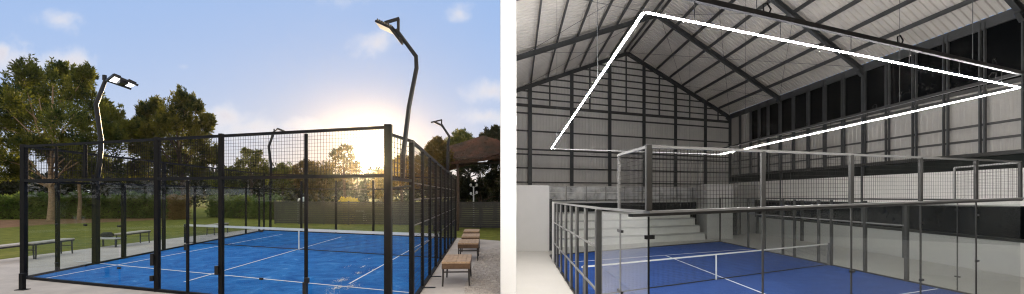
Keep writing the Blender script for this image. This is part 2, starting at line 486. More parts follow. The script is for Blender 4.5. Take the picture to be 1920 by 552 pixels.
tag(MB().poly(soil).build('soil_path', M['soil']), 'strip of bare brown soil across the lawn in front of the hedge', kind='structure')

zc = .014
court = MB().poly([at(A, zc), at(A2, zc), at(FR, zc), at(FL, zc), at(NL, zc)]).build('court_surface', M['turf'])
tag(court, 'worn blue turf of the outdoor court', kind='structure')
lm = MB()
def mark(p, q, wd, z=zc+.004, mbx=None):
    a = P(*p, z) if not isinstance(p, Vector) else p; b = P(*q, z) if not isinstance(q, Vector) else q
    d = (b-a).normalized(); s = Vector((-d.y, d.x, 0))*wd/2
    (mbx or lm).quad(a-s, b-s, b+s, a+s)
mark((75, 524), (530, 439.5), .07)
mark((137, 489.5), (770, 549), .07, zc+.007)
mark((345, 529), (640, 444.5), .07, zc+.010)
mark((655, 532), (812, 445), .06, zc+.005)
lm.build('court_lines', M['line'], court)
mb = MB()  # small white specks strewn over the turf near the right corner
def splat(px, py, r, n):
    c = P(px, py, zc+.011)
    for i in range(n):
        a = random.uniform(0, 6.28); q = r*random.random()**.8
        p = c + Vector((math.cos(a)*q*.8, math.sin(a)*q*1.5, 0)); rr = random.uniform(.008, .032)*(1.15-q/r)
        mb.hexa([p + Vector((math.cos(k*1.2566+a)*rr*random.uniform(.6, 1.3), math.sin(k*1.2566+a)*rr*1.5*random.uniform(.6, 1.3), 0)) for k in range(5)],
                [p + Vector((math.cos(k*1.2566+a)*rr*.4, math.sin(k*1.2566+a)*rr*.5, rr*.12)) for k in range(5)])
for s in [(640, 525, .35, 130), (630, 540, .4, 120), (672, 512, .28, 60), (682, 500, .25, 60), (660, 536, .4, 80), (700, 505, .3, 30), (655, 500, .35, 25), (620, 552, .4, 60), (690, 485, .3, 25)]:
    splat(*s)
tag(mb.build('speck_patch', M['speck']), 'scattered white specks in the near right corner of the outdoor court', 'speck', kind='stuff')

cage = thing('padel_cage', A, 'black framed glass padel cage around the outdoor blue court', 'padel cage')
def kerb(par, a, b, z, m, w=.09, h=.07):
    return MB().beam(at(a, z+h/2), at(b, z+h/2), w, h).build('base_rail', M[m], par)
dF = (NL - A).normalized()
dSide = (FR - A2).normalized()
TOP, MID = HC + 1.45, HC + .385
TOPn, MIDn = HC + 1.44, HC + .375
# front wall
def fz(v, lo, hi):                              # height along the front wall
    t = (v - A).length / (NL - A).length
    return lo + (hi - lo)*t
rail(cage, at(A, TOPn), at(NL, TOP), .07, .065)
rail(cage, at(A, MIDn+.02), at(NL, MID+.02), .08, .075)
kerb(cage, A, NL, 0, 'black'); 
fp = {px: on_line(A, NL, px) for px in (728, 650, 574, 490, 415, 352, 295, 223, 160, 106, 45)}
for px, wd in ((728, .15), (415, .10), (295, .11), (45, .13)):
    post(cage, fp[px], 0, fz(fp[px], TOPn, TOP)+.06, wd)
post(cage, fp[574], 0, fz(fp[574], TOPn, TOP)-.05, .065)
post(cage, fp[160], MID+.075, fz(fp[160], TOPn, TOP)-.05, .07)
post(cage, fp[106], MID+.075, fz(fp[106], TOPn, TOP)-.05, .045)
order = [728, 574, 415, 295, 160, 106, 45]
for a, b in zip(order, order[1:]):
    wires(cage, fp[a], fp[b], MID+.05, TOPn-.04, MID+.05, TOP-.04, .08, .0055)
order = [728, 574, 490, 415, 352, 295, 223, 160, 106, 45]
for a, b in zip(order, order[1:]):
    pane(cage, fp[a], fp[b], .08, MIDn-.04, .08, MID-.04, gap=.07 if a in (728, 295, 415) else .012)
# gate stile and its fittings
st = post(cage, fp[352], .02, MID-.05, .055, name='gate_stile')
for px, py, nm, hh in ((291, 486, 'hinge', .32), (290, 521, 'hinge', .14), (411, 506, 'latch', .22), (354, 463, 'latch', .16), (578, 525, 'latch', .12), (575, 540, 'hinge', .3)):
    v = on_line(A, NL, px)
    z = HC + (HY-py)*v.y/F
    n = Vector((0, -.075, 0))
    MB().box(v.x-.045, v.y-.12, z-hh/2, v.x+.045, v.y-.03, z+hh/2).build(nm, M['latch'], cage, bevel=.006)
for px in (490, 223, 160, 106):
    for z in (.55, 1.7):
        clamp(cage, fp[px], z, dF, w=.08, h=.05)
v = P(42, 544)
MB().box(v.x-.05, v.y-.05, 0, v.x+.05, v.y+.05, .45).build('post_stay', M['black'], cage, bevel=.006)
MB().box(v.x-.13, v.y-.09, 0, v.x+.13, v.y+.09, .02).build('foot_plate', M['black'], cage)
# right corner panel and side wall
SH = (HC + 1.24, HC + .87)
def sz(v, lo, hi):
    t = (v - A2).length / (FR - A2).length
    return lo + (hi-lo)*t
rail(cage, at(A, HC+1.30), at(A2, SH[0]), .06, .06)
rail(cage, at(A, 2.93), at(A2, 2.90), .07, .07)
rail(cage, at(A, 2.70), at(A2, 2.78), .04, .05)
pane(cage, A, A2, .08, 2.66, .08, 2.72, gap=.09)
wires(cage, A, A2, 2.97, HC+1.26, 2.94, SH[0]-.04, .11, .012)
kerb(cage, A, A2, 0, 'black'); kerb(cage, A2, FR, 0, 'black')
rail(cage, at(A2, SH[0]), at(FR, SH[1]), .07, .07)
sp_px = [772, 792, 806, 817, 826, 834, 840, 846, 853.5]
sp_v = [on_line(A2, FR, p) for p in sp_px]
for i, v in enumerate(sp_v):
    post(cage, v, 0, sz(v, *SH)-.03, .11 if i == 0 else .085)
for a, b in zip(sp_v, sp_v[1:]):
    wires(cage, a, b, .1, sz(a, *SH)-.04, .1, sz(b, *SH)-.04, .13, .006)
for z in (2.86, 2.46, 1.81, 1.15):
    n = Vector((-.02, 0, 0))
    rail(cage, at(A2, z)+n, at(FR, z-.05)+n, .025, .028, 'cagelt')
for px, z in ((806, .1), (792, .1)):
    v = on_line(A2, FR, px)
    MB().box(v.x, v.y-.05, 0, v.x+.36, v.y+.05, .02).build('foot_plate', M['latch'], cage)
# left and far walls
kerb(cage, NL, FL, 0, 'black'); kerb(cage, FL, FR, 0, 'black')
rail(cage, at(NL, TOP), at(FL, TOP-.05), .07, .07); rail(cage, at(NL, MID), at(FL, 2.95), .07, .07)
rail(cage, at(FL, TOP-.05), at(FR, TOP-.55), .07, .07); rail(cage, at(FL, 2.95), at(FR, 2.85), .07, .07)
lp = [45, 108, 180, 232, 307, 365, 418, 461, 486, 495]
lv = [on_line(NL, FL, p) for p in lp]
for p, v in zip(lp[1:], lv[1:]):
    post(cage, v, 0, (3.3 if p == 180 else MID) if p not in (307, 495) else TOP, {180: .17, 232: .12, 307: .11}.get(p, .09))
for a, b in zip(lv, lv[1:]):
    pane(cage, a, b, .08, MID-.05, .08, MID-.05, gap=.05)
    wires(cage, a, b, MID+.05, TOP-.04, MID+.05, TOP-.05, .2, .009)
rp = [495, 507, 565, 630, 700, 775, 854]
rv = [on_line(FL, FR, p) for p in rp]
for v in rv[1:]:
    post(cage, v, 0, 3.45, .12)
for a, b in zip(rv, rv[1:]):
    pane(cage, a, b, .08, 2.82, .08, 2.82, gap=.06)
    wires(cage, a, b, 2.95, 3.5, 2.95, 3.5, .2, .012)

# net
def make_net(par_label, l, r, zf, strap_px, h=.93, cell=.06, cw=.005, pm='black', tape_h=.11):
    net = thing('court_net', at(lerp(l, r, .5), zf), par_label, 'net')
    d = (r-l).normalized()
    MB().beam(at(l, zf+h), at(r, zf+h), .012, tape_h).build('top_tape', M['tape'], net)
    wires(net, l, r, zf+.03, zf+h-.05, zf+.03, zf+h-.05, cell, cw, 'netcord', 'netting')
    MB().beam(at(l, zf+.03), at(r, zf+.03), .012, .035).build('bottom_cord', M['netcord'], net)
    v = on_line(l, r, strap_px)
    n = Vector((-d.y, d.x, 0))
    if n.y > 0: n = -n
    MB().beam(at(v, zf+.02)+n*.02, at(v, zf+h+.02)+n*.02, .075, .012, up=n).build('centre_strap', M['tape'], net)
    for e, s in ((l, 1), (r, -1)):
        p = e + d*s*.12
        MB().box(p.x-.05, p.y-.05, zf, p.x+.05, p.y+.05, zf+h+.05).build('net_post', M[pm], net, bevel=.01)
    return net
nl_, nr_ = P(342, 455.5), P(829, 486)
dd = (nr_-nl_).normalized()
make_net('low net with white top tape across the outdoor blue court', nl_+dd*.12, nr_-dd*.12, zc, 561)

# floodlight poles fixed to the cage
def slab(mbx, c4, t):
    n = (c4[1]-c4[0]).cross(c4[3]-c4[0]).normalized()*t
    return mbx.hexa(c4, [p+n for p in c4])
def bow(par, pts, r, name='pole'):
    return MB().tube(pts, r, 10).build(name, M['pole'], par, smooth=True)
# the one by the left wall, two lamps seen from below
Y = lv[2].y - .25
fl = thing('floodlight_pole', Q(181, 336, Y), 'bent floodlight pole with two white lit lamps in front of the largest pine', 'floodlight', 'floodlight poles round the outdoor court')
bow(fl, [Q(181, 345, Y), Q(186, 310, Y), Q(190, 266, Y), Q(180, 196, Y), Q(198, 150, Y)], [.085, .08, .075, .07, .06])
MB().beam(Q(196, 150, Y), Q(245, 167, Y), .06, .07).build('lamp_arm', M['pole'], fl)
MB().beam(Q(213, 141, Y-.5), Q(258, 160, Y-.5), .06, .07).build('lamp_arm', M['pole'], fl)
MB().beam(Q(198, 153, Y), Q(214, 140.5, Y-.5), .06, .07).build('lamp_arm', M['pole'], fl)
MB().beam(Q(196, 151, Y), Q(196, 141, Y), .09, .09).build('bracket', M['pole'], fl)
for q in (((203, 152), (222, 158), (227, 148), (214, 143)), ((231, 160), (245, 164.5), (256, 160), (242, 153.5))):
    c4 = [Q(*q[0], Y-.05), Q(*q[1], Y-.05), Q(*q[2], Y-.45), Q(*q[3], Y-.45)]
    up = Vector((0, 0, .10))
    lo = [p + Vector((0, 0, .012)) for p in c4]
    lamp = MB().hexa(lo, [p+up for p in c4]).build('floodlight', M['pole'], fl)
    MB().hexa([lerp(p, sum(c4, Vector())/4, .08) for p in c4], [lerp(p, sum(c4, Vector())/4, .08)+Vector((0, 0, .008)) for p in c4]).build('lens', M['lampw'], lamp)
MB().beam(Q(226, 158, Y), Q(233, 153, Y-.5), .22, .12).build('driver_box', M['pole'], fl)

def big_pole(px_pts, radii, Y, bracket, panels, label, k):
    t = thing('floodlight_pole', Q(*px_pts[0], Y), label, 'floodlight', 'floodlight poles round the outdoor court')
    bow(t, [Q(*p, Y) for p in px_pts], radii)
    for a, b in bracket:
        MB().beam(Q(*a, Y), Q(*b, Y), .055*k, .06*k).build('lamp_arm', M['pole'], t)
    for a, b, dp in panels:
        pa, pb = Q(*a, Y-dp), Q(*b, Y-dp)
        ax = (pb-pa).normalized(); wd = Vector((0, .20*k, 0)); n = ax.cross(wd).normalized()*.05*k
        if n.z < 0: n = -n
        lamp = MB().hexa([pa-wd, pb-wd, pb+wd, pa+wd], [pa-wd+n, pb-wd+n, pb+wd+n, pa+wd+n]).build('floodlight', M['pole'], t, bevel=.012)
        m2 = MB()
        for i in range(7):
            q = lerp(pa, pb, (i+.5)/7)
            m2.hexa([q-wd*.9-ax*.008+n*1.01, q-wd*.9+ax*.008+n*1.01, q+wd*.9+ax*.008+n*1.01, q+wd*.9-ax*.008+n*1.01],
                    [q-wd*.9-ax*.008+n*1.9, q-wd*.9+ax*.008+n*1.9, q+wd*.9+ax*.008+n*1.9, q+wd*.9-ax*.008+n*1.9])
        m2.build('cooling_fin', M['pole'], lamp)
        ce = lerp(pa, pb, .5)
        l4 = [lerp(p, ce, .1)-n*.12 for p in (pa-wd, pb-wd, pb+wd, pa+wd)]
        MB().hexa(l4, [p+n*.1 for p in l4]).build('lens', M['tape'], lamp)
    return t
big_pole([(755, 336), (756, 290), (767, 200), (781, 128), (780, 106), (743, 56)], [.055, .055, .052, .05, .05, .045], A2.y-.3,
         [((747, 60), (747, 36)), ((749, 35), (722, 43)), ((735, 54), (748, 62))], [((707, 47), (736, 60), 0), ((733, 58), (750, 80), .1)],
         'tall bent floodlight pole rising from the near right corner of the outdoor cage', 1)
big_pole([(838, 345), (840, 300), (840, 272), (843, 257), (828, 234)], [.075, .075, .07, .065, .06], FR.y-2.5,
         [((828, 237), (828, 225)), ((829, 225), (808, 230))], [((814, 231), (827, 237), 0)],
         'small bent floodlight pole in front of the thatched roof', 1.1)
big_pole([(508, 345), (508, 310), (504, 275), (514, 247)], [.10, .10, .09, .08], FL.y+.4,
         [((514, 248), (514, 242)), ((514, 247), (521, 242)), ((521, 242), (532, 247))], [((521, 243), (533, 248), 0)],
         'slim far floodlight pole with curled head behind the top mesh', 1.1)

# benches
def make_bench(c, Lg, Wd, H, label, group, ax=Vector((0, 1, 0)), top='wood', side='woodd', ah=.15):
    t = thing('bench', c, label, 'bench', group)
    s = Vector((ax.y, -ax.x, 0))
    def o(a, b, z): return c + ax*a*Lg/2 + s*b*Wd/2 + Vector((0, 0, z))
    m2 = MB()
    for k in range(6):                                     # slats of the top
        b0 = -1 + k/3 + .012; b1 = -1 + (k+1)/3 - .012
        m2.hexa([o(-1, b0, H-.05), o(-1, b1, H-.05), o(1, b1, H-.05), o(1, b0, H-.05)], [o(-1, b0, H), o(-1, b1, H), o(1, b1, H), o(1, b0, H)])
    m2.build('seat', M[top], t)
    m3 = MB()
    for a in (-.985, .985):
        m3.beam(o(a, -.97, H-.051-ah/2), o(a, .97, H-.051-ah/2), .03, ah)
    for b in (-.95, .95):
        m3.beam(o(-.97, b, H-.051-ah/2), o(.97, b, H-.051-ah/2), .03, ah)
    m3.build('apron', M[side], t)
    for a in (-.88, .88):
        for b in (-.9, .9):
            MB().tube([o(a, b, H-.06), o(a, b, .25), o(a*1.02, b*1.04, 0)], [.03, .027, .025], 8).build('leg', M['leg'], t)
        MB().beam(o(a, -.9, H-.30), o(a, .9, H-.30), .03, .035).build('stretcher', M['leg'], t)
    return t
HB = .70
def bench_at(y, xl, xr):
    return Vector(((xl+xr)/2*y/F - CX*y/F, y, .006))
bsx = [(858, 12.9), (879, 17.5), (883, 20.1), (884.5, 22.8)]
blab = ['nearest of the four wooden benches beside the gravel, pale slatted top', 'second wooden bench behind the nearest one on the gravel side',
        'third wooden bench from the front, partly hidden on the gravel side', 'farthest small wooden bench by the dark fence and grass']
b0 = None
for (px, y), lb in zip(bsx, blab):
    loc = Vector(((px-CX)*y/F, y, .006))
    if b0 is None: b0 = make_bench(loc, 1.5, .80, HB, lb, 'wooden benches beside the outdoor cage', (FR-A2).normalized())
    else: clone(b0, loc, lb)
axL = (FL-NL).normalized()
lb0 = make_bench(P(250, 459, .006)+axL*.0, 1.9, .46, .66, 'long pale bench with dark legs behind the left glass, middle of the row', 'benches along the left glass wall', axL, 'woodpale', 'leg', .06)
for (px, py), lb in (((12, 492), 'leftmost pale bench on the concrete outside the left corner post'), ((92, 481), 'bench just right of the left corner post, behind glass'), ((408, 439), 'farthest bench of the left row, beyond the net')):
    clone(lb0, P(px, py, .006), lb)
# low table with a dark bag on it
tb = P(205, 463, .006)
lt = thing('low_table', tb, 'low white table on the concrete beside the dark pole base', 'table')
MB().box(tb.x-.6, tb.y-.3, .40, tb.x+.6, tb.y+.3, .45).build('tabletop', M['white'], lt, bevel=.008)
for a in (-.52, .52):
    for b in (-.24, .24):
        MB().box(tb.x+a-.025, tb.y+b-.025, .006, tb.x+a+.025, tb.y+b+.025, .40).build('leg', M['leg'], lt)
mb = MB(); c = tb + Vector((-.1, 0, .456))
mb.tube([c+Vector((-.3, 0, .1)), c+Vector((-.2, 0, .13)), c+Vector((.15, 0, .14)), c+Vector((.3, 0, .1))], [.06, .12, .13, .06], 10)
tag(mb.build('sports_bag', M['cloth'], smooth=True), 'dark sports bag lying on the low white table', 'bag')

# ------------------------------------------------------------------ planting
def leaves(mb, c, r, n, ls, up=.5, squash=.85):
    for i in range(n):
        d = Vector((random.gauss(0, 1), random.gauss(0, 1), random.gauss(0, 1))).normalized()
        p = c + Vector((d.x, d.y, d.z*squash))*r*(random.random()**.45)
        ax = (d + Vector((0, 0, up)) + Vector((random.uniform(-.6, .6), random.uniform(-.6, .6), random.uniform(-.4, .4)))).normalized()
        sd_ = ax.cross(Vector((random.uniform(-1, 1), random.uniform(-1, 1), random.uniform(-1, 1)))).normalized()
        l = ls*random.uniform(.6, 1.3); wv = sd_*l*.15
        n0 = len(mb.v)
        mb.v += [p, p+ax*l*.5+wv, p+ax*l, p+ax*l*.5-wv]
        mb.f.append((n0, n0+1, n0+2, n0+3))

def tree(name, label, base_px, Y, blobs, m, bark='barkd', ls=.36, dens=1.0, trunk_r=.28, group=None, cat='tree', tufts=9, depth=.8, lean=0, up=.6, split=.45):
    tall = 1.7 if ('pine' in name or 'conifer' in name) else 1.0
    gx = (base_px - CX)*Y/F
    base = Vector((gx, Y, 0))
    t = thing(name, base, label, cat, group)
    k = Y/F
    cs = []
    xs = [b[0] for b in blobs]; half = (max(xs)-min(xs))/2*k + 1e-3
    for (px, py, r) in blobs:
        c = Q(px, py, Y)
        f = math.sqrt(max(.05, 1-((px-(max(xs)+min(xs))/2)*k/half)**2))
        c = Q(px, py, Y + random.uniform(-1, 1)*half*depth*f)
        cs.append((c, r*k*1.05))
    mbx = MB()
    for c, r in cs:
        leaves(mbx, c, r*.9, int(85*dens), ls, up)
        for j in range(tufts):
            d = Vector((random.gauss(0, 1), random.gauss(0, 1), random.gauss(.35, .9))).normalized()
            leaves(mbx, c+d*r*random.uniform(.55, 1.0), r*random.uniform(.22, .42), int(62*dens), ls*.8, up, tall)
        if tall > 1:
            for j in range(10):                            # upright shoots
                d = Vector((random.gauss(0, 1), random.gauss(0, 1), abs(random.gauss(.6, .6)))).normalized()
                q = c + Vector((d.x, d.y, d.z*.9))*r*random.uniform(.8, 1.05)
                hgt = r*random.uniform(.45, 1.0)
                for w_ in range(int(26*dens)):
                    f = random.random()
                    leaves(mbx, q + Vector((d.x*.25*f*hgt, d.y*.25*f*hgt, f*hgt)), .10*r*(1.1-f)+.02, 1, ls*.75, 1.2)
    mbx.build('crown', M[m], t)
    top = max(c.z for c, r in cs); lowz = min(c.z for c, r in cs)
    mt = MB()
    fork = base + Vector((lean*.4, 0, max(lowz*.85, top*split*.6)))
    cen = sum((c for c, r in cs), Vector())/len(cs)
    spine = [base-Vector((0, 0, .1)), base+Vector((lean*.1, 0, .25)), lerp(base, fork, .5)+Vector((.12, 0, 0)), fork, lerp(fork, at(cen, top), .5), at(cen, top*.93)]
    mt.tube(spine, [trunk_r*1.5, trunk_r*1.1, trunk_r*.95, trunk_r*.8, trunk_r*.45, .03], 9)
    for c, r in cs:
        s = lerp(fork, spine[-2], random.uniform(0, 1))
        if c.z < s.z: s = lerp(lerp(base, fork, .75), fork, random.random())
        mid = lerp(s, c, .5) + Vector((random.uniform(-.2, .2), random.uniform(-.2, .2), random.uniform(-.1, .35)))
        mt.tube([s, mid, c], [trunk_r*.3, trunk_r*.2, .03], 6)
    mt.build('trunk', M[bark], t, smooth=True)
    return t
G = 'trees beyond the outdoor court'
T1 = [(43, 143, 20), (68, 158, 26), (120, 142, 18), (137, 165, 28), (156, 150, 17), (30, 190, 28), (4, 198, 24), (62, 200, 32), (104, 192, 32), (152, 196, 27), (80, 238, 32), (38, 240, 32), (8, 246, 28), (118, 238, 32),
      (160, 232, 24), (192, 207, 15), (207, 226, 20), (228, 248, 17), (242, 240, 10), (182, 258, 22), (212, 266, 17), (58, 280, 22), (98, 285, 20), (18, 285, 25), (146, 285, 18), (8, 318, 26), (-25, 230, 35), (-30, 290, 35), (128, 308, 15), (35, 325, 18)]
tree('pine_tree', 'largest broad pine at the far left, tan trunk, sunlit crown', 95, 41.6, T1, 'pine', 'bark', ls=.40, dens=2.1, trunk_r=.26, group=G, tufts=11)
T1b = [(150, 300, 16), (172, 310, 18), (135, 322, 14), (190, 318, 16), (215, 320, 18), (165, 330, 12)]
tree('pine_tree', 'small low pine on a thin pale trunk right of the largest pine', 148, 43.5, T1b, 'pine', 'bark', ls=.38, dens=1.2, trunk_r=.16, group=G)
T2 = [(284, 206, 15), (285, 226, 20), (268, 234, 13), (346, 192, 15), (334, 216, 22), (362, 208, 15), (376, 242, 19), (390, 228, 8), (312, 243, 19), (342, 250, 24), (285, 255, 20), (258, 266, 17), (370, 272, 21), (320, 284, 21), (264, 292, 18), (290, 310, 20), (350, 305, 21), (390, 290, 14), (402, 300, 9), (330, 326, 17), (376, 325, 14), (256, 322, 14)]
tree('pine_tree', 'two-topped pine rising left of the first mesh panel', 342, 47, T2, 'pine2', 'barkd', ls=.42, dens=2.1, trunk_r=.26, group=G, tufts=11)
T3 = [(463, 288, 6), (482, 292, 7), (470, 302, 11), (452, 312, 9), (490, 312, 10), (470, 318, 14), (445, 326, 10), (498, 326, 9)]
tree('conifer_tree', 'small pointed conifer seen through the mesh left of the slim pole', 471, 62, T3, 'pine', ls=.45, dens=.8, trunk_r=.2, group=G, tufts=7)
T4 = [(648, 284, 12), (628, 298, 15), (656, 302, 12), (640, 312, 19), (664, 320, 13), (618, 318, 14), (650, 328, 22)]
tree('broadleaf_tree', 'rounded golden backlit tree just left of the low sun', 645, 64, T4, 'warm', ls=.5, dens=.9, trunk_r=.25, group=G)
far = [(425, 330, 'thin grey-green tree behind the post right of the two-topped pine'), (530, 322, 'low bushy tree right of the slim far pole'), (575, 315, 'low rounded tree under the middle mesh post'), (605, 328, 'low dark tree left of the golden backlit tree'), (722, 334, 'low golden tree below and right of the sun'), (752, 308, 'golden tree behind the near right cage corner'), (792, 305, 'golden-green tree behind the right mesh wall')]
for px, py, lb in far:
    bl = [(px-10, py+4, 12), (px+9, py+2, 13), (px, py-4, 10), (px-16, py+18, 14), (px+15, py+17, 15), (px, py+20, 18), (px+4, py+36, 18), (px-12, py+36, 16)]
    tree('broadleaf_tree', lb, px, 58+random.uniform(-4, 8), bl, 'warm' if px > 560 else 'pine', ls=.5, dens=.7, trunk_r=.2, group=G)
tree('broadleaf_tree', 'small sunlit tree left of the small floodlight pole', 818, 30.5, [(820, 270, 9), (812, 279, 10), (828, 280, 10), (806, 288, 9), (820, 292, 14), (800, 300, 12), (832, 300, 14)], 'warm', ls=.36, dens=.9, trunk_r=.2, group=G)
tree('pine_tree', 'dark pine behind the thatched roof, right of the small floodlight pole', 862, 46, [(868, 256, 7), (858, 262, 10), (874, 266, 10), (848, 274, 11), (866, 278, 14), (882, 276, 10), (840, 288, 12), (860, 294, 16), (885, 290, 12)], 'pine', ls=.4, dens=1, trunk_r=.2, group=G)
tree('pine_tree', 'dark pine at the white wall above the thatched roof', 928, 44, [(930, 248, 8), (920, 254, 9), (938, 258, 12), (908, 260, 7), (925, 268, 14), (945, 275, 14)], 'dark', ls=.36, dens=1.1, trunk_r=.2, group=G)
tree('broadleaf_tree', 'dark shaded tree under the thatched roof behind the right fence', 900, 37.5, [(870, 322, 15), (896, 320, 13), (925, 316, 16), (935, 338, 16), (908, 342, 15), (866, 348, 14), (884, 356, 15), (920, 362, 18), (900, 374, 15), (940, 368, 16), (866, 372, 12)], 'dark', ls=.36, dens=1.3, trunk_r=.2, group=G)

def hedge(name, label, a, b, h, dpt, m, n, ls, cat='hedge', group=None):
    t = thing(name, lerp(a, b, .5), label, cat, group)
    mb = MB(); d = (b-a); L_ = d.length; d = d.normalized(); s = Vector((-d.y, d.x, 0))
    for i in range(n):
        u = random.random()*L_
        hh = h*(1+.10*math.sin(u*1.3)+.07*math.sin(u*3.7+1))
        face = random.random()
        if face < .62: p = a + d*u - s*dpt*.5*random.uniform(.8, 1.08) + Vector((0, 0, random.random()*hh))
        else: p = a + d*u + s*dpt*random.uniform(-.5, .5) + Vector((0, 0, hh*random.uniform(.9, 1.06)))
        leaves(mb, p, .12, 3, ls, .3)
    mb.build('foliage', M[m], t)
    m2 = MB()
    q = int(L_/.9)
    for i in range(q):
        p = a + d*(i+.5)*L_/q
        m2.tube([p, p+Vector((random.uniform(-.1, .1), 0, h*.4)), p+Vector((random.uniform(-.25, .25), 0, h*.85))], [.05, .04, .015], 5)
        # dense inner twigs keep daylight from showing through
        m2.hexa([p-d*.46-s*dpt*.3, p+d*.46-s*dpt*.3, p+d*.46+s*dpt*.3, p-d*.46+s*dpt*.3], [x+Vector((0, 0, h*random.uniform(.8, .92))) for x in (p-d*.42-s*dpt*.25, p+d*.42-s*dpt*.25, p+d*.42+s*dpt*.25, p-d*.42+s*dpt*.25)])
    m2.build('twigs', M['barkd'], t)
    return t
hedge('hedge', 'long clipped green hedge behind the tree trunks on the left', P(-60, 411), P(345, 409), 2.25, 1.2, 'hedge', 6000, .3)
hedge('hedge', 'lower dark green hedge between the two-topped pine and the grey fence', P(400, 407), P(520, 412), 2.0, 1.2, 'hedge', 2200, .3)
hedge('bush', 'dry rust-brown bush behind the left glass in front of the pine', P(318, 412), P(352, 411), 2.0, 1.6, 'rust', 900, .3, 'bush')
hedge('bush', 'yellow-leaved bush glowing by the grey fence below the sun', P(643, 420), P(668, 420), 1.9, 1.0, 'yellow', 500, .22, 'bush')

# the far wood beyond the park reads as one mass
mb = MB()
for i in range(22000):
    x = random.uniform(-150, -1); top = 6.3 + 1.0*math.sin(x*.21) + .8*math.sin(x*.53+2) + .6*math.sin(x*1.3)
    z = top*(random.random()**.55)
    leaves(mb, Vector((x, 92+random.uniform(-3, 3)-.06*abs(x), z)), .4, 2, 1.15, .3)
for i in range(5000):  # added trees behind the viewer, out of view, keep bright sky off the glass
    x = random.uniform(-120, 60); top = 7.0 + 1.2*math.sin(x*.2) + .8*math.sin(x*.7)
    leaves(mb, Vector((x, -46+random.uniform(-2, 2), top*(random.random()**.6))), .5, 2, 1.4, .3)
for i in range(5000):  # more unseen trees added at the left, blocking sky reflections in the panes
    y = random.uniform(-44, 88); top = 7.5 + 1.2*math.sin(y*.2) + .8*math.sin(y*.7)
    leaves(mb, Vector((-118+random.uniform(-2, 2), y, top*(random.random()**.6))), .5, 2, 1.5, .3)
tag(mb.build('treeline', M['dark']), 'dark far wood along the horizon behind the park, with unseen trees added against glass reflections', 'wood', kind='stuff')

def board_fence(label, a, b, h, nb, gap=2.4):
    t = thing('board_fence', lerp(a, b, .5), label, 'fence')
    d = (b-a); L_ = d.length; d.normalize(); s = Vector((-d.y, d.x, 0))
    m2 = MB()
    for i in range(nb):
        z = .05 + (i+.5)*(h-.05)/nb
        m2.beam(at(a, z), at(b, z), .03, (h-.05)/nb-.012)
    m2.build('board_panel', M['fence'], t)
    k = max(1, round(L_/gap))
    for i in range(k+1):
        p = a + d*L_*i/k + s*.07
        MB().box(p.x-.05, p.y-.05, 0, p.x+.05, p.y+.05, h+.06).build('post', M['cage'], t)
    return t
board_fence('long grey board fence behind the far end of the outdoor court', P(515, 420), P(850, 424), 1.95, 12)
board_fence('dark grey board fence at the end of the gravel, beside the white wall', P(856, 428), P(946, 429), 2.0, 12)

# thatched shade roof at the right
pv = Vector(((880-CX)*33/F, 33, 0))
pav = thing('pavilion', pv, 'rust-brown thatched roof on dark posts beyond the right end of the cage', 'pavilion')
mb = MB(); Yp = 33.0
ridge = [(800, 292, 0), (835, 276, .3), (870, 266, .5), (905, 254, .6), (932, 262, .5), (944, 268, .4)]
eave = [(798, 304, -2.2), (835, 306, -2.4), (870, 302, -2.5), (905, 299, -2.5), (930, 294, -2.4), (946, 292, -2.2)]
n = 6
def rowpt(i, t):
    r_ = Q(ridge[i][0], ridge[i][1], Yp+ridge[i][2]); e_ = Q(eave[i][0], eave[i][1], Yp+eave[i][2])
    p = lerp(r_, e_, t); p.z -= .35*math.sin(t*math.pi)
    return p
def backpt(i, t):
    r_ = Q(ridge[i][0], ridge[i][1], Yp+ridge[i][2]); p = r_ + Vector((0, 3.2*t, -1.5*t)); return p
for i in range(n-1):
    for k in range(10):
        t0, t1 = k/10, (k+1)/10
        drop = .07
        a, b, c, d = rowpt(i, t0), rowpt(i+1, t0), rowpt(i+1, t1), rowpt(i, t1)
        mb.hexa([d-Vector((0, 0, .14)), c-Vector((0, 0, .14)), b-Vector((0, 0, .14)), a-Vector((0, 0, .14))], [d+Vector((0, 0, .05)), c+Vector((0, 0, .05)), b, a])
    mb.hexa([backpt(i, 1)-Vector((0, 0, .12)), backpt(i+1, 1)-Vector((0, 0, .12)), backpt(i+1, 0)-Vector((0, 0, .12)), backpt(i, 0)-Vector((0, 0, .12))], [backpt(i, 1), backpt(i+1, 1), backpt(i+1, 0), backpt(i, 0)])
# loose straw ends
for i in range(2600):
    u = random.random()*(n-1.001); k = int(u); f = u-k
    t = random.random()**.7
    p = lerp(rowpt(k, t), rowpt(k+1, t), f) + Vector((0, -.03, .05))
    q = lerp(rowpt(k, min(1, t+.12)), rowpt(k+1, min(1, t+.12)), f) + Vector((random.uniform(-.12, .12), -.05, random.uniform(-.1, .12)))
    s = Vector((.04, 0, .01)); mb.quad(p-s, p+s, q+s*.4, q-s*.4)
mb.build('roof', M['thatch'], pav)
for px, dy in ((839, -2.0), (858, -2.2), (944, -2.2), (858, 2.4), (944, 2.4)):
    x = (px-CX)*(Yp+dy)/F
    MB().tube([Vector((x, Yp+dy, 0)), Vector((x+.05, Yp+dy, 2.5)), Vector((x, Yp+dy, 5.0))], [.11, .10, .09], 8).build('post', M['barkd'], pav)
for dy in (-2.2, 2.4):
    MB().beam(Vector(((839-CX)*31/F, Yp+dy, 5.0)), Vector((-.5, Yp+dy, 5.15)), .12, .16).build('beam', M['barkd'], pav)

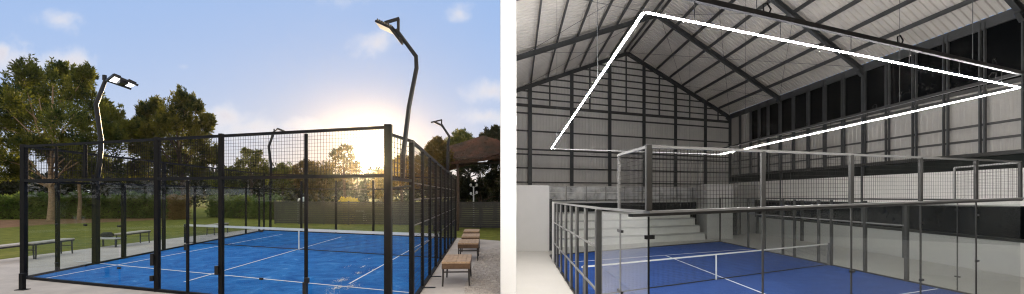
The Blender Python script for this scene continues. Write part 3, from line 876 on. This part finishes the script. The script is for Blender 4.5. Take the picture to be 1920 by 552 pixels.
# distant court furniture
hp = P(560, 417)
bh = thing('basketball_hoop', hp, 'pale basketball hoop pole standing in front of the grey fence', 'basketball hoop')
MB().tube([hp, hp+Vector((0, 0, 1.7)), hp+Vector((0, 0, 2.1)), hp+Vector((.5, 0, 2.25))], .09, 8).build('pole', M['tape'], bh)
MB().box(hp.x+.45, hp.y-.6, 1.35, hp.x+.52, hp.y+.6, 2.2).build('backboard', M['tape'], bh)
MB().tube([hp+Vector((.55+.28*(1-math.cos(a)), .28*math.sin(a), 1.6)) for a in [k*.5236 for k in range(13)]], .02, 6).build('rim', M['thatch'], bh)
gp = P(667, 417)
gl = thing('football_goal', gp, 'small white football goal on the grass below the sun', 'goal')
for sx in (-.75, .75):
    MB().tube([gp+Vector((sx, 0, 0)), gp+Vector((sx, 0, 1.05))], .045, 8).build('goalpost', M['tape'], gl)
    MB().tube([gp+Vector((sx, 0, 1.0)), gp+Vector((sx, .8, 0))], .03, 6).build('stay', M['tape'], gl)
MB().tube([gp+Vector((-.79, 0, 1.05)), gp+Vector((.79, 0, 1.05))], .045, 8).build('crossbar', M['tape'], gl)
lpz = P(888, 426)
lpst = thing('lamp_post', lpz, 'slim white lamp post in front of the dark fence beyond the benches', 'lamp post')
hpx = lambda py: HC + (HY-py)*lpz.y/F
MB().tube([lpz, at(lpz, hpx(350))], [.075, .05], 8).build('pole', M['tape'], lpst)
for py, dx in ((352, -.22), (352, .25), (368, -.2), (366, .24)):  # added white heads stand in for bright sky gaps among the leaves
    z = hpx(py)
    MB().beam(at(lpz, z), at(lpz, z)+Vector((dx, 0, .12)), .03, .03).build('lamp_arm', M['tape'], lpst)
    c = at(lpz, z)+Vector((dx, 0, .2))
    MB().tube([c+Vector((0, 0, -.12)), c+Vector((0, 0, -.04)), c+Vector((0, 0, .05)), c+Vector((0, 0, .12))], [.05, .1, .1, .04], 8).build('sky_gap_head', M['tape'], lpst, smooth=True)

# ================================================================== WHITE DIVIDING WALL
D = 11.0; T = 15.0*D/F
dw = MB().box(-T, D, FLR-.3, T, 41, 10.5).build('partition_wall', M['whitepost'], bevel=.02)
tag(dw, 'tall plain white wall end dividing the outdoor court from the hall', 'wall')

# ================================================================== SPORTS HALL
BX = .0207
def bdir(): return Vector((BX, 1, 0)).normalized()
def WX(y): return 20.6 + BX*(y-20)                 # right wall line
def RX(y): return 10.04 + BX*(y-37.1)              # ridge line
EAVE, APEX = HC+7.5, HC+12.26
SK = 4.4/11.0                                       # the frames cross the hall at a skew
gR = Vector((WX(41.5), 41.5, 0))
def gline(x): return Vector((x, 41.5-(gR.x-x)*SK, 0))
def roof_z(v):                                      # underside of the roof over a plan point
    yr = v.y - (v.x - RX(v.y))*SK
    k = abs(v.x-RX(v.y))/11.0
    return APEX - (APEX-EAVE)*k
XL = T + .02
YB = -8.0
hall = thing('sports_hall', Vector((10, 20, FLR)), 'large steel framed hall with grey cladding, dark windows and pitched roof', 'hall')
tag(MB().poly([Vector((T, YB, FLR)), Vector((26, YB, FLR)), Vector((26, 44, FLR)), Vector((T, 36, FLR))]).build('hall_floor', M['hallfloor']), 'pale painted floor of the hall', kind='structure')
# low earth face between lawn level and hall floor, before the dividing wall begins
MB().box(-.05, -9, FLR-.3, .06, D-.02, .02).build('kerb', M['concrete'])
tag(bpy.data.objects['kerb'], 'low concrete step edge between lawn level and the hall floor', kind='structure')

# gable cladding, ribs in the sheet
def ribbed(quads, name, m, par, pitch=.3, dp=.025, along=0):
    pass
gb = MB()
NP = 84
for i in range(NP):
    x0 = XL + (gR.x+.4-XL)*i/NP; x1 = XL + (gR.x+.4-XL)*(i+1)/NP
    xs = [x0, x0+(x1-x0)*.35, x0+(x1-x0)*.5, x0+(x1-x0)*.85, x1]; ds = [0, 0, -.03, -.03, 0]
    for j in range(4):
        a = gline(xs[j]); b = gline(xs[j+1]); a.y += ds[j]; b.y += ds[j+1]
        gb.quad(at(a, FLR), at(b, FLR), at(b, roof_z(b)+.02), at(a, roof_z(a)+.02))
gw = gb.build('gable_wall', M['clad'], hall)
gd = Vector((1, SK, 0)).normalized(); gn = Vector((gd.y, -gd.x, 0))
def gpx(px):
    return on_line(gline(0), gline(10), px)
for px in (992, 1070, 1141, 1205, 1264, 1320, 1366):
    v = gpx(px) + gn*.18
    z1 = roof_z(v) - .3
    m2 = MB(); m2.beam(at(v, FLR), at(v, z1), .30, .05, up=gn); m2.beam(at(v-gn*.1, FLR), at(v-gn*.1, z1), .06, .2, up=gn)
    m2.build('column', M['steel'], gw)
for px in (1030, 1105, 1173, 1235, 1292, 1345):
    v = gpx(px) + gn*.08
    MB().beam(at(v, HC+6.8), at(v, roof_z(v)-.2), .09, .08, up=gn).build('stud', M['steel'], gw)
gz = [(6.8, .22), (6.2, .12), (4.85, .11), (3.43, .11), (3.05, .11), (2.0, .11), (.9, .1)] + [(7.35+.55*i, .10) for i in range(9)]
for dz, hh in gz:
    z = HC+dz; o = gn*.07
    # clip to the gable triangle
    xa, xb = XL, gR.x
    for _ in range(400):
        if roof_z(gline(xa)) < z+.25 and xa < xb: xa += .05
        if roof_z(gline(xb)) < z+.25 and xb > xa: xb -= .05
    if xb-xa < .5: continue
    MB().beam(at(gline(xa), z)+o, at(gline(xb), z)+o, .07, hh).build('girt', M['girt'], gw)

# frames: rafters both sides and right hand columns
fy = [41.3, 33.4, 25.5, 17.4, 9.3, 1.2, -6.9]
fr_pts = []
def cross(y0):
    """plan points of a frame whose right foot is at y0"""
    e = Vector((WX(y0), y0, 0))
    # meet the ridge line along the skew
    y = y0
    for _ in range(30): y = y0 - (WX(y0)-RX(y))*SK
    a = Vector((RX(y), y, 0))
    yl = y0 - (WX(y0)-XL)*SK
    l = Vector((XL+.01, yl, 0))
    return e, a, l
PUR = .20
def ibeam(mbx, a, b, w, h, t=.03):
    d = (b-a).normalized(); s = d.cross(Vector((0, 0, 1))).normalized(); u = s.cross(d).normalized()
    mbx.beam(a+u*(h/2-t/2), b+u*(h/2-t/2), w, t); mbx.beam(a-u*(h/2-t/2), b-u*(h/2-t/2), w, t); mbx.beam(a, b, t*.8, h-2*t-.002)
for y0 in fy:
    e, a, l = cross(y0)
    zz = -.20-PUR
    hh = .30
    for p, q in ((e, a), (a, l)):
        m2 = MB(); ibeam(m2, at(p, roof_z(p)+zz), at(q, roof_z(q)+zz), .18, hh); m2.build('rafter', M['steel'], hall)
    # haunch plates at ridge and eave
    m2 = MB(); q = lerp(e, a, .05)
    m2.beam(at(e, EAVE+zz-.2)+Vector((-.1, 0, 0)), at(q, roof_z(q)+zz-.22), .16, .16); m2.build('haunch', M['steel'], hall)
    if 20 < y0 < 41:
        m2 = MB(); v = e + Vector((-.10, -.06, 0)); m2.box(v.x-.05, v.y-.06, FLR, v.x+.05, v.y+.06, EAVE-.3); m2.build('column', M['steel'], hall)
# purlins
def slope_pt(y0, k, side):
    e, a, l = cross(y0)
    if side > 0: return lerp(a, e, k)
    full = a - (e-a)                                 # mirror eave
    return lerp(a, full, k)
for side in (1, -1):
    for i in range(9):
        k = .02 + i*.122
        p, q = slope_pt(41.4, k, side), slope_pt(-7, k, side)
        if p.x < XL+.1 or q.x < XL+.1: continue
        m2 = MB(); z0, z1 = roof_z(p)-PUR/2-.02, roof_z(q)-PUR/2-.02
        m2.beam(at(p, z0), at(q, z1), .07, PUR); m2.build('purlin', M['steel'], hall)
# corrugated roof sheets
def roof_sheet(side):
    mb = MB(); y = 41.6
    pitch = .33; Ys = []
    nrib = int(49/pitch)
    prof = []
    for i in range(nrib):
        yy0 = 41.6 - i*pitch
        prof += [(yy0, 0), (yy0-pitch*.3, 0), (yy0-pitch*.42, .055), (yy0-pitch*.88, .055)]
    for (ya, da), (yb, db) in zip(prof, prof[1:]):
        ea, aa, la = cross(ya); eb, ab, lb_ = cross(yb)
        if side > 0: p0, p1, q0, q1 = aa, ea, ab, eb
        else: p0, p1, q0, q1 = aa, la, ab, lb_
        mb.quad(at(p0, roof_z(p0)+da), at(p1, roof_z(p1)+da), at(q1, roof_z(q1)+db), at(q0, roof_z(q0)+db))
    return mb.build('roof_slope', M['roof'], hall)
roof_sheet(1); roof_sheet(-1)
e0, a0, l0 = cross(41.4); e1, a1, l1 = cross(-7)
MB().beam(at(a0, APEX-.02), at(a1, APEX-.02), .5, .05).build('ridge_cap', M['roof'], hall)
# bracing rods under the roof
for ya, yb in ((41.2, 33.4), (33.4, 25.5)):
    for k0, k1 in ((.02, .5), (.5, .98)):
        for s_ in (1, -1):
            a = slope_pt(ya, k0 if s_ > 0 else k1, 1); b = slope_pt(yb, k1 if s_ > 0 else k0, 1)
            MB().tube([at(a, roof_z(a)-.26), at(b, roof_z(b)-.26)], .012, 5).build('bracing_rod', M['steel'], hall)
    a = slope_pt(ya, .02, -1); b = slope_pt(yb, .8, -1)
    MB().tube([at(a, roof_z(a)-.26), at(b, roof_z(b)-.26)], .012, 5).build('bracing_rod', M['steel'], hall)
    a = slope_pt(ya, .8, -1); b = slope_pt(yb, .02, -1)
    MB().tube([at(a, roof_z(a)-.26), at(b, roof_z(b)-.26)], .012, 5).build('bracing_rod', M['steel'], hall)
# right wall: white dado, dark band, pale parapet, slot, cladding, windows
def wv(y, off=0.0): return Vector((WX(y)-off, y, 0))
def wslab(y0, y1, z0, z1, off, th, name, m, par):
    a, b = wv(y0, off), wv(y1, off)
    t = Vector((th, 0, 0))
    return MB().hexa([at(a, z0), at(b, z0), at(b, z0)+t, at(a, z0)+t], [at(a, z1), at(b, z1), at(b, z1)+t, at(a, z1)+t]).build(name, M[m], par)
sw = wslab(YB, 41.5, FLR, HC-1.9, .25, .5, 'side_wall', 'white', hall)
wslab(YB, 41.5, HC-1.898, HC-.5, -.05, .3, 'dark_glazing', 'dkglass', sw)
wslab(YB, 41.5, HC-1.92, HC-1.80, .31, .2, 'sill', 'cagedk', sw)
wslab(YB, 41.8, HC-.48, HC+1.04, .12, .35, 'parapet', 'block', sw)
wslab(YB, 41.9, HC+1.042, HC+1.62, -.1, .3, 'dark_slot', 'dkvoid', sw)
wslab(YB, 41.9, HC+1.622, HC+1.78, .16, .4, 'sill_beam', 'cage', sw)
mb = MB(); pit = .30; n_ = int(49/pit)
for i in range(n_):
    y0 = 41.5-i*pit
    for ya, yb, da, db in ((y0, y0-.1, 0, 0), (y0-.1, y0-.14, 0, .03), (y0-.14, y0-.26, .03, .03), (y0-.26, y0-.3, .03, 0)):
        mb.quad(at(wv(ya, -.02-da), HC+1.78), at(wv(yb, -.02-db), HC+1.78), at(wv(yb, -.02-db), EAVE), at(wv(ya, -.02-da), EAVE))
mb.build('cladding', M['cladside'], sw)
ym = [33.4 + 1.6*k for k in (2.6, 1.8)] + [33.4-1.62*k for k in range(-1, 26)]
ys = sorted([37.6, 36.3, 35.0] + [33.4-1.615*k for k in range(0, 25)], reverse=True)
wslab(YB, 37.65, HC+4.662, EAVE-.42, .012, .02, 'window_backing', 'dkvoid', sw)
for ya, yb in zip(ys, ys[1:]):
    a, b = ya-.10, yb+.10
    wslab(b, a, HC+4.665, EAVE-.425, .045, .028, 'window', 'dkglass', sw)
for y in ys + [39.4]:
    for o in (-.10, .10):
        v = wv(y+o, .12)
        m2 = MB(); m2.box(v.x-.05, v.y-.028, HC+1.78, v.x+.05, v.y+.028, EAVE-.1); m2.build('mullion', M['steel'], sw)
wslab(YB, 37.7, HC+4.50, HC+4.66, .10, .12, 'window_sill', 'girt', sw)
wslab(YB, 37.7, HC+4.28, HC+4.40, .06, .1, 'girt', 'girt', sw)
wslab(YB, 41.3, EAVE-.42, EAVE-.02, .13, .12, 'eave_beam', 'steel', sw)
for dz in (3.0, 2.35):
    wslab(YB, 41.3, HC+dz-.05, HC+dz+.05, .04, .05, 'girt', 'girt', sw)
for y in (22.4, 30.5, 36.2, 14.5):
    v = wv(y, .33); MB().box(v.x-.08, v.y-.08, FLR, v.x+.08, v.y+.08, HC-.45).build('column', M['cage'], sw)
# front end wall of the hall, behind the viewer
MB().poly([Vector((T, YB, FLR)), Vector((WX(YB), YB, FLR)), Vector((WX(YB), YB, EAVE)), Vector((RX(YB), YB, APEX-1.5)), Vector((T, YB, EAVE))]).build('end_wall', M['clad'], hall)

# white room block at the hall's left
lb_ = thing('white_room', Vector((1.3, 25, FLR)), 'plain white room block at the left of the hall beside the dividing wall', 'room')
k = lambda px, y: (px-CX)*y/F
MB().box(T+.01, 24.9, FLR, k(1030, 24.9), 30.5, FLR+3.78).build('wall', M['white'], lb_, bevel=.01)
MB().box(k(1030, 24.9)+.003, 25.3, FLR, k(1030, 24.9)+.2, 25.5, FLR+3.0).build('door_jamb', M['cagedk'], lb_)
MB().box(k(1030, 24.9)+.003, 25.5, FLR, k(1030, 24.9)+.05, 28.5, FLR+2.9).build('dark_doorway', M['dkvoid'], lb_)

# terrace with rail, bleachers, stair wall
gdir = gd
def tline(x, x0, y0): return Vector((x, y0+(x-x0)*SK, 0))
tx0, tx1 = 2.6, 16.6
TZ = HC - .53
ter = thing('terrace', Vector((9, 34, FLR)), 'white upper terrace with glass balustrade along the far gable', 'terrace')
fa = tline(tx0, 3.29, 31.0); fb = tline(tx1, 3.29, 31.0)
bk = Vector((0, 3.0, 0))
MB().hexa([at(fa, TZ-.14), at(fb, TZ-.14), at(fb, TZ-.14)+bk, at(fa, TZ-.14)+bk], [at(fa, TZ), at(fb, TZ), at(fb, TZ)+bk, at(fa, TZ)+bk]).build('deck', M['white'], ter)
s1 = Vector((0, .5, 0))
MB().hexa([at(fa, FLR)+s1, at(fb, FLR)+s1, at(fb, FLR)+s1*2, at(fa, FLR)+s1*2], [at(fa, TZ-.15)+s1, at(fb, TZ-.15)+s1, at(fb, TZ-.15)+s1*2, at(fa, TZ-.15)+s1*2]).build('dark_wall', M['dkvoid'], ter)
for dz, w_ in ((1.08, .05), (.62, .04), (.08, .05)):
    MB().beam(at(fa, TZ+dz), at(fb, TZ+dz), w_, w_*1.1).build('handrail', M['white'], ter)
nb = 9
for i in range(nb+1):
    v = lerp(fa, fb, i/nb)
    MB().box(v.x-.03, v.y-.03, TZ, v.x+.03, v.y+.03, TZ+1.08).build('rail_post', M['cagelt' if i else 'cagedk'], ter)
    if i < nb:
        q = lerp(fa, fb, (i+1)/nb)
        pane(ter, v, q, TZ+.13, TZ+1.03, TZ+.13, TZ+1.03, 'frost', gap=.06, name='balustrade_glass')
MB().box(k(1036, 21)-.0, 21.0, FLR, k(1042, 21), 21.25, HC-.40).build('wall_end', M['white'])
tag(bpy.data.objects['wall_end'], 'slim white column at the far left corner of the indoor cage', 'column')
bl = thing('bleachers', Vector((8, 31, FLR)), 'white stepped bleachers under the terrace behind the indoor court', 'bleachers')
for i in range(4):
    x1 = k(1322, 31.3) - i*.12
    a = tline(2.7, 14.1, 31.3 + i*.62); b = tline(x1, 14.1, 31.3+i*.62)
    a.y += 0; dpt = Vector((0, .62 if i < 3 else 2.0, 0))
    z1 = FLR + .5*(i+1)
    z0 = FLR
    MB().hexa([at(a, z0), at(b, z0), at(b, z0)+dpt, at(a, z0)+dpt], [at(a, z1-.07), at(b, z1-.07), at(b, z1-.07)+dpt, at(a, z1-.07)+dpt]).build('riser', M['block'], bl)
    n_ = Vector((0, -.06, 0))
    MB().hexa([at(a, z1-.068)+n_, at(b, z1-.068)+n_, at(b, z1-.068)+dpt-Vector((0, .004, 0)), at(a, z1-.068)+dpt-Vector((0, .004, 0))], [at(a, z1)+n_, at(b, z1)+n_, at(b, z1)+dpt-Vector((0, .004, 0)), at(a, z1)+dpt-Vector((0, .004, 0))]).build('tread', M['white'], bl)
# white block right of the bleachers with the door beside it
wb = thing('stair_block', Vector((15, 32, FLR)), 'white stair block with a dark door right of the bleachers', 'wall')
a = Vector((k(1326, 31.4), 31.4, 0)); b = Vector((k(1374, 31.9), 31.9, 0)); dp = Vector((.6, 3.2, 0))
MB().hexa([at(a, FLR), at(b, FLR), at(b+dp, FLR), at(a+dp, FLR)], [at(a, HC+.72), at(b, HC+.72), at(b+dp, HC+.72), at(a+dp, HC+.72)]).build('wall', M['white'], wb)
a2 = Vector((k(1374, 34.6), 34.6, 0)); b2 = Vector((WX(36)-.27, 36.6, 0)); dp = Vector((0, .25, 0))
MB().hexa([at(a2, FLR+2.1), at(b2, FLR+2.1), at(b2+dp, FLR+2.1), at(a2+dp, FLR+2.1)], [at(a2, HC+.75), at(b2, HC+.75), at(b2+dp, HC+.75), at(a2+dp, HC+.75)]).build('lintel', M['white'], wb)
c2 = lerp(a2, b2, .36)
dr = MB().hexa([at(a2+dp*.3, FLR), at(c2+dp*.3, FLR), at(c2+dp*.7, FLR), at(a2+dp*.7, FLR)], [at(a2+dp*.3, FLR+2.098), at(c2+dp*.3, FLR+2.098), at(c2+dp*.7, FLR+2.098), at(a2+dp*.7, FLR+2.098)]).build('door', M['dkglass'], wb)
v = lerp(a2, c2, .62); MB().box(v.x-.1, v.y-.12, FLR, v.x+.06, v.y-.02, FLR+2.09).build('door_frame', M['cagelt'], dr)
MB().hexa([at(c2, FLR), at(b2, FLR), at(b2+dp, FLR), at(c2+dp, FLR)], [at(c2, FLR+2.098), at(b2, FLR+2.098), at(b2+dp, FLR+2.098), at(c2+dp, FLR+2.098)]).build('lower_wall', M['white'], wb)

# ------------------------------------------------------------------ indoor court
iN = Vector((2.14, 6.67, 0)); iNR = Vector((15.0, 12.8, 0)); iFR = Vector((14.48, 29.9, 0)); iFL = Vector((2.23, 23.2, 0))
ic = FLR + .014
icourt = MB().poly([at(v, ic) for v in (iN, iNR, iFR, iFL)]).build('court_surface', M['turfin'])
tag(icourt, 'clean blue turf of the indoor court', kind='structure')
li = MB()
def PI_(px, py): return P(px, py, ic+.004)
for p, q, dz in (((1072, 491.5), (1418, 466.5), 0), ((1248, 479.5), (1440, 554), .003), ((1440, 590), (1758, 542), .006)):
    mark(PI_(*p)+Vector((0, 0, dz)), PI_(*q)+Vector((0, 0, dz)), .07, mbx=li)
li.build('court_lines', M['line'], icourt)
ci = thing('padel_cage', at(iN, FLR), 'grey framed glass padel cage with upper mesh around the indoor court', 'padel cage')
for a, b in ((iN, iNR), (iNR, iFR), (iFR, iFL), (iFL, iN)):
    kerb(ci, a, b, FLR, 'cagedk', .08, .06)
GR0, GR1 = HC-.276, HC-.125
MT0, MT1 = HC+.724, HC+.945
def iz(v, lo, hi):
    t = (v-iN).length/(iNR-iN).length
    return lo+(hi-lo)*t
dI = (iNR-iN).normalized()
# front wall
m2 = MB(); nrm = Vector((dI.y, -dI.x, 0))
rail(ci, at(iN, GR0-.045)-dI*.35, at(iNR, GR1-.045), .10, .045, 'cagedk')
rail(ci, at(iN, GR0)-dI*.04, at(iNR, GR1), .14, .035, 'cagelt')
rail(ci, at(iN, MT0), at(iNR, MT1), .045, .045, 'cagelt')
ip = {px: on_line(iN, iNR, px) for px in (1216, 1430, 1596, 1726, 1830, 1913)}
post(ci, ip[1216], GR0+.02, MT0+.03, .085, 'cagedk')
for px, wd in ((1430, .07), (1596, .075), (1726, .07), (1830, .07), (1913, .07)):
    v = ip[px]; post(ci, v, iz(v, GR0, GR1)+.02, iz(v, MT0, MT1), wd, 'cage')
order = [1216, 1430, 1596, 1726, 1830, 1913]
for j, (a, b) in enumerate(zip(order, order[1:])):
    A_, B_ = ip[a], ip[b]
    wires(ci, A_, B_, iz(A_, GR0, GR1)+.03, iz(A_, MT0, MT1)-.03, iz(B_, GR0, GR1)+.03, iz(B_, MT0, MT1)-.03, (.075, .08, .085, .09, .1)[j], (.005, .0042, .0034, .003, .003)[j], 'wire')
    pane(ci, A_, B_, FLR+.07, iz(A_, GR0, GR1)-.07, FLR+.07, iz(B_, GR0, GR1)-.07, 'glassin', gap=.012)
for px, zs in ((1728, (HC-.68, HC-2.02)), (1832, (HC-.56, HC-1.77)), (1598, (HC-1.6,))):
    v = on_line(iN, iNR, px)
    for z in zs: clamp(ci, v, z, dI, w=.13, h=.045)
# vertical glass seams
for px in (1430, 1596, 1726, 1830):
    v = ip[px]; MB().box(v.x-.012, v.y-.014, FLR+.07, v.x+.012, v.y+.014, iz(v, GR0, GR1)-.07).build('seam', M['cage'], ci)
MB().box(iN.x-.012, iN.y-.012, FLR+.06, iN.x+.012, iN.y+.012, GR0-.07).build('seam', M['black'], ci)
clamp(ci, iN+dI*.02, HC-.66, dI, 'black', w=.16, h=.06)
# left wall: glass bay, thick post, open frame bays
dS = (iFL-iN).normalized()
def lz(v): return HC-.276 - .16*((v-iN).length/16.5)**.6
lpx = [1163, 1122, 1100, 1083, 1072, 1062, 1053, 1046, 1041]
lvv = [on_line(iN, iFL, p) for p in lpx]
rail(ci, at(iN, GR0), at(lvv[1], lz(lvv[1])), .10, .045, 'cagelt')
rail(ci, at(lvv[1], lz(lvv[1])), at(lvv[-1], lz(lvv[-1])), .08, .05, 'cagelt')
pane(ci, iN, lvv[0], FLR+.07, GR0-.06, FLR+.07, lz(lvv[0])-.06, 'glassin')
pane(ci, lvv[0], lvv[1], FLR+.07, lz(lvv[0])-.06, FLR+.07, lz(lvv[1])-.06, 'glassin', gap=.05)
for z in (HC-.71, HC-1.87): clamp(ci, lvv[0], z, dS, w=.3, h=.05)
MB().box(lvv[0].x-.008, lvv[0].y-.03, FLR+.07, lvv[0].x+.008, lvv[0].y+.03, lz(lvv[0])-.06).build('seam', M['cagelt'], ci)
v = lvv[1]; MB().box(v.x-.07, v.y-.09, FLR, v.x+.07, v.y+.09, lz(v)-.03).build('post', M['cage'], ci, bevel=.006)
for i, v in enumerate(lvv[2:]):
    big = i in (1, 3, 5)
    MB().box(v.x-.03, v.y-(.065 if big else .035), FLR, v.x+.03, v.y+(.065 if big else .035), lz(v)-.03).build('post', M['cage'], ci)
    MB().box(v.x-.07, v.y-.03, FLR, v.x-.031, v.y+.03, lz(v)-.03).build('mullion', M['cagelt'], ci)
for z0, z1 in ((HC-1.27, HC-1.36), (HC-2.3, HC-2.32)):
    o = Vector((-.05, 0, 0))
    rail(ci, at(lvv[1], z0)+o, at(lvv[-1], z1)+o, .04, .05, 'cagelt')
for a, b in zip(lvv[1:], lvv[2:]):
    pass
# upper mesh return on the left
v = on_line(iN, iFL, 1161)
post(ci, v, lz(v)+.02, HC+.755, .05, 'cagelt')
rail(ci, at(iN, MT0), at(v, HC+.755), .045, .045, 'cagelt')
wires(ci, iN, v, GR0+.03, MT0-.03, lz(v)+.03, HC+.73, .075, .0055)
# right wall of the cage
rp_ = [1403, 1434, 1468, 1490, 1535, 1559, 1622, 1700]
rvv = [on_line(iNR, iFR, p) for p in rp_]
for px, v in zip(rp_, rvv):
    post(ci, v, FLR, HC-.28, .11 if px in (1622, 1700) else .1, 'cage')
rail(ci, at(iFR, HC-.28), at(iNR, HC-.18), .08, .06, 'cage')
rail(ci, at(rvv[0], HC-1.19), at(rvv[-1], HC-1.19), .04, .05, 'cagelt')
full = [iFR] + rvv
for a, b in zip(full, full[1:]):
    pane(ci, a, b, FLR+.07, HC-.34, FLR+.07, HC-.34, 'glassin', gap=.05)
s1_ = on_line(iNR, iFR, 1795)
for a, b in ((rvv[-1], s1_), (s1_, iNR)):
    pane(ci, a, b, FLR+.07, HC-.34, FLR+.07, HC-.3, 'glassin')
MB().box(s1_.x-.012, s1_.y-.012, FLR+.07, s1_.x+.012, s1_.y+.012, HC-.3).build('seam', M['cage'], ci)
for z in (HC-.54, HC-2.75): clamp(ci, s1_, z, Vector((0, 1, 0)), w=.16, h=.04)
v = on_line(iNR, iFR, 1790)
post(ci, v, HC-.16, HC+.88, .05, 'cagelt'); rail(ci, at(v, HC+.88), at(iNR, MT1-.02), .05, .05, 'cagelt')
wires(ci, v, iNR, HC-.14, HC+.85, HC-.14, HC+.9, .1, .005)
# far wall
post(ci, iFR, FLR, HC-.28, .08, 'cage')
farp = [lerp(iFL, iFR, i/5) for i in range(6)]
for a, b in zip(farp, farp[1:]):
    pane(ci, a, b, FLR+.07, HC-.32, FLR+.07, HC-.32, 'glassin')
rail(ci, at(iFL, HC-.36), at(iFR, HC-.29), .06, .04, 'cage')
# net
il = on_line(iN, iFL, 1066); ir = on_line(iNR, iFR, 1557)
il = P(1062, 548, FLR); ir = P(1556, 497.5, FLR)
il = on_line(iN, iFL, 1083)
make_net('low dark net with pale tape across the indoor blue court', at(il, 0)+Vector((.12, 0, 0)), at(ir, 0), ic, 1342, h=.97, cell=.06, cw=.004, pm='cagelt', tape_h=.05)

# ------------------------------------------------------------------ hanging light frame
ZL = HC + 2.2
c1, c2_, c3, c4 = P(1207, 23, ZL), P(1034, 279, ZL), P(1350, 290, ZL), P(1914, 164.5, ZL)
lf = thing('light_frame', lerp(c1, c3, .5), 'rectangular frame of glowing white tubes hung above the indoor court', 'hanging light')
ring = [c1, c2_, c3, c4]
cen = sum(ring, Vector())/4
for i in range(4):
    a, b = ring[i], ring[(i+1) % 4]
    d = (b-a).normalized()
    MB().beam(a + d*.03, b - d*.03, (.026, .01, .011, .013)[i], .018).build('light_tube', M['led' if i != 1 else 'leddim'], lf)
    u = Vector((0, 0, .30))
    s = 1.0
    A_, B_ = a + u, b + u + d*(1.6 if i == 3 else 0)
    if i > 1: MB().beam(A_, B_, .055, .07).build('trunking', M['pole'], lf)
    n_ = max(2, round((b-a).length/1.7))
    for k_ in range(n_ if i > 1 else 0):
        p = lerp(a, b, (k_+.5)/n_)
        MB().beam(p+Vector((0, 0, .011)), p+Vector((0, 0, .265)), .008, .008).build('hanger', M['pole'], lf)
        if k_ % 2 == 0:
            # a looped cable at every second hanger
            w0 = p + Vector((0, 0, .3)) + d*.25
            MB().tube([w0 + Vector((0, 0, 0)), w0 - d*.05 + Vector((0, 0, .1)), w0 + d*.03 + Vector((0, 0, .17)), w0 + d*.11 + Vector((0, 0, .14)), w0 + d*.09 + Vector((0, 0, .0))], .012, 5).build('cable_loop', M['black'], lf)
    for k_ in range(2):
        p = lerp(a, b, .2 + .6*k_) + (u if i > 1 else Vector((0, 0, .011)))
        MB().tube([p, at(p, roof_z(p)-.1)], .006, 5).build('suspension_wire', M['steel'], lf)

# ------------------------------------------------------------------ haze added for the sun's glow
hz = MB().box(-170, -12, FLR-1.2, 34, 104, 18.5).build('haze', bpy.data.materials.new('air'))
tag(hz, 'thin warm haze added to make a glow round the low sun', kind='stuff')
hm = hz.data.materials[0]; hm.use_nodes = True
hn = hm.node_tree.nodes; hn.remove(hn['Principled BSDF'])
pvv = hn.new('ShaderNodeVolumePrincipled')
pvv.inputs['Color'].default_value = (.98, .92, .84, 1); pvv.inputs['Density'].default_value = HAZE
pvv.inputs['Anisotropy'].default_value = 0.95
hm.node_tree.links.new(pvv.outputs[0], hn['Material Output'].inputs['Volume'])
S.cycles.volume_bounces = 0
